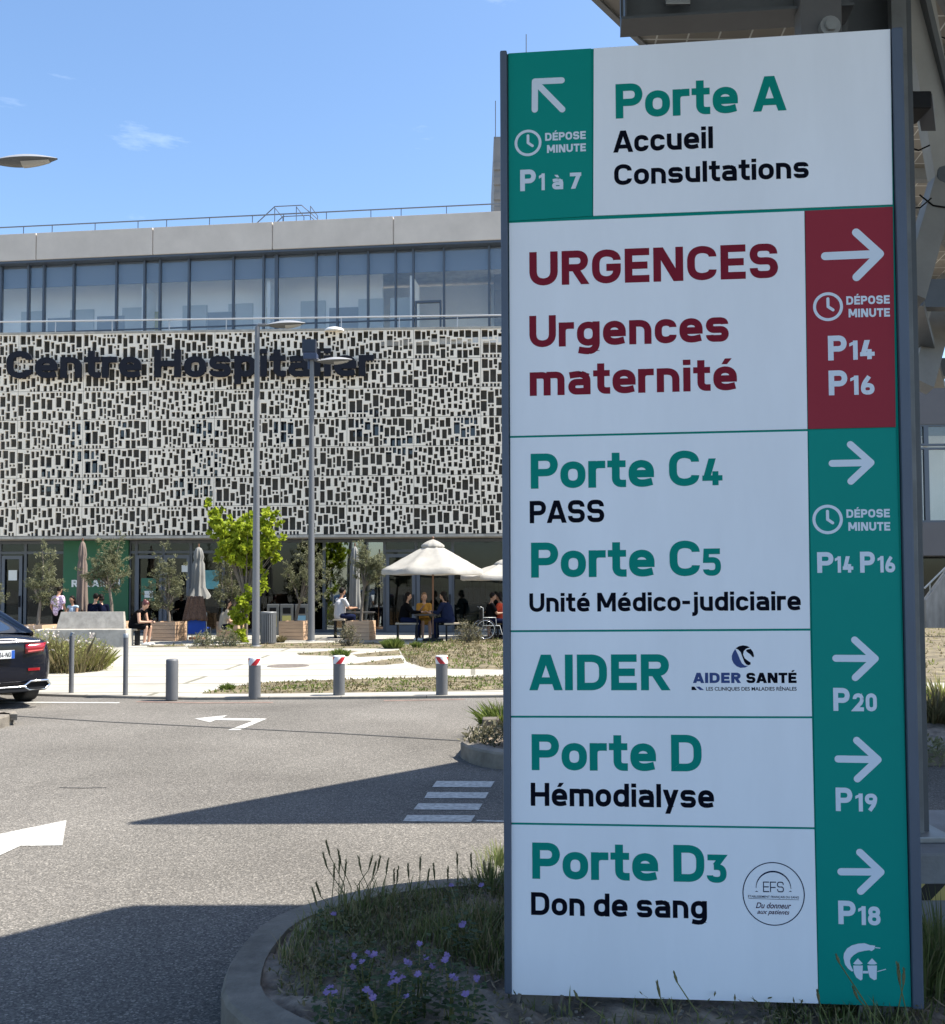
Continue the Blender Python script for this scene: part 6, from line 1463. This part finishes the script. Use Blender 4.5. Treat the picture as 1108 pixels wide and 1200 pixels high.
bo = P(971, 34, 4.24); mb = MB(); mb.tube([(bo.x,bo.y-.03,bo.z),(bo.x,bo.y+.01,bo.z)], .045, 16); mb.tube([(bo.x,bo.y-.045,bo.z),(bo.x,bo.y-.02,bo.z)], .028, 6); mb.build('bolt', m_steel, bk)
PLz = P(1085, 1003, 4.1).z
xr = P(1087, 950, 4.42).x; xl = P(985, 20, 4.42).x; yc = 4.42; ztop = 4.95
mb = MB(); m_col = mat('column_steel', (.15,.16,.165), .5, .25, var=.2, vscale=5)
mb.bbox((xr-.03,yc-.02,PLz), (xr,yc+.26,ztop), .004); mb.bbox((xl,yc-.02,PLz), (xl+.03,yc+.26,ztop), .004); mb.box((xl+.03,yc+.11,PLz), (xr-.03,yc+.125,ztop)); mb.build('column', m_dsteel, cnA); mb = MB(); mb.bbox((xr-.105,yc-.05,PLz), (xr-.036,yc-.008,ztop), .004); mb.build('cover_plate', m_col, cnA)
mb = MB(); mb.bbox((xl-.1,yc-.12,PLz-.002), (xr+.06,yc+.32,PLz+.025), .005); mb.build('base_plate', m_steel, cnA)
fx = P(1066, 122, 4.5); mb = MB(); mb.bbox((fx.x-.03,fx.y-.07,fx.z-.05), (fx.x+.075,fx.y+.1,fx.z+.03), .01); lf = mb.build('floodlight', m_dark, cnA)
mb = MB(); mb.add([V(p)+fx for p in ((.0,-.06,.03),(.08,-.06,.02),(.17,.10,-.06),(.10,.10,-.06),(.0,-.06,.01),(.08,-.06,.0),(.17,.10,-.08),(.10,.10,-.08))], [(0,1,2,3),(7,6,5,4),(0,4,5,1),(1,5,6,2),(2,6,7,3),(3,7,4,0)]); mb.build('visor', m_post, lf)
# struts and girders of the far canopy
mb = MB(); mb.beam(P(1068,-30,4.70), P(1112,225,4.95), .15, .08, up=(0,1,0)); mb.build('strut', mat('strut_galvanised', (.30,.30,.29), .55, .3, var=.1, vscale=4), cnB)
mb = MB(); mb.beam(P(1066,350,4.60), P(1108,205,4.96), .12, .08, up=(0,1,0)); mb.build('strut', MATS['strut_galvanised'], cnB)
mb = MB(); mb.bbox(tuple(P(1094,215,4.93)+V((0,-.05,-.03))), tuple(P(1094,198,4.93)+V((.2,.05,.02))), .01); mb.build('strut_joint', m_dsteel, cnB)
mb = MB(); mb.beam(P(1074,-30,4.66), P(1122,175,4.9), .025, .10, up=(0,1,0)); mb.build('edge_rail', m_dsteel, cnB)
for py, Yg, hh in ((346, 8.6, .25), (432, 10.6, .20)):
    p = P(1046, py, Yg); mb = MB(); mb.beam(p, p+V((6,0,0)), .14, hh); mb.build('girder', m_dsteel, cnB)
mb = MB(); mb.beam(P(1078,452,9.0), P(1112,330,9.6), .22, .12, up=(0,1,0)); mb.build('strut', MATS['strut_galvanised'], cnB)
mb = MB(); mb.beam(P(1072,355,8.0), P(1100,452,10.6), .05, .14, up=(0,1,0)); mb.build('edge_rail', m_dsteel, cnB)
for k in range(4):
    mb = MB(); a = P(1085+k*4, 8+k*9, 4.85); b = P(1125, 40+k*26, 4.9); mb.tube([a, a.lerp(b,.35)+V((0,0,-.10-.02*k)), a.lerp(b,.7)+V((0,0,-.07)), b], .004+.002*(k%2), 6); mb.build('cable', m_black, cnB)
for (x0,y0,x1,y1,Yc) in ((1078,228,1110,243,4.8),(1064,172,1090,170,4.8),(1066,244,1092,232,4.8)): mb = MB(); mb.tube([P(x0,y0,Yc), P((x0+x1)/2,(y0+y1)/2+5,Yc), P(x1,y1,Yc)], .004, 6); mb.build('cable', m_black, cnB)
pB = cB+eB*4.6+V((3.2,0,0)); mb = MB(); mb.bbox((pB.x,pB.y,.1), (pB.x+.25,pB.y+.25,pB.z-.1), .004); mb.build('column', m_col, cnB)
# concrete plinth with hazard tape
a = P(1060, 1005, 4.15); b0 = MB(); b0.bbox((xl-.25, 4.15, .02), (3.4, 4.95, PLz-.003), .012); pln = b0.build('block', mat('plinth_concrete', (.22,.225,.23), .85, var=.15, vscale=5, bump=.25, bscale=60), None)
pt2 = thing('concrete_plinth', 'grey concrete plinth with black and yellow hazard tape under the steel column', 'plinth', (2.4, 4.15, .02)); col.objects.unlink(pln); link(pln, pt2)
z0, z1 = P(1092,1055,4.145).z, P(1092,1036,4.145).z
m_haz = mat('hazard_tape', (.4,.3,.02), .5)
n = m_haz.node_tree; l = n.links.new; t_ = n.nodes.new("ShaderNodeTexCoord"); wv = n.nodes.new("ShaderNodeTexWave"); wv.bands_direction = 'DIAGONAL'; wv.inputs['Scale'].default_value = 3.6; mpn = n.nodes.new("ShaderNodeMapping"); mpn.inputs['Rotation'].default_value = (0,R(90),0); mpn.inputs['Scale'].default_value = (1,0,1); cr = n.nodes.new("ShaderNodeValToRGB"); cr.color_ramp.interpolation = 'CONSTANT'; cr.color_ramp.elements[0].color = (.012,.012,.012,1); cr.color_ramp.elements[1].position = .5; cr.color_ramp.elements[1].color = (.50,.40,.13,1)
l(t_.outputs['Object'], mpn.inputs[0]); l(mpn.outputs[0], wv.inputs[0]); l(wv.outputs[0], cr.inputs[0]); l(cr.outputs[0], n.nodes["Principled BSDF"].inputs['Base Color'])
mb = MB(); mb.box((xl-.24, 4.142, z0), (3.39, 4.1475, z1)); mb.build('hazard_tape', m_haz, pt2)
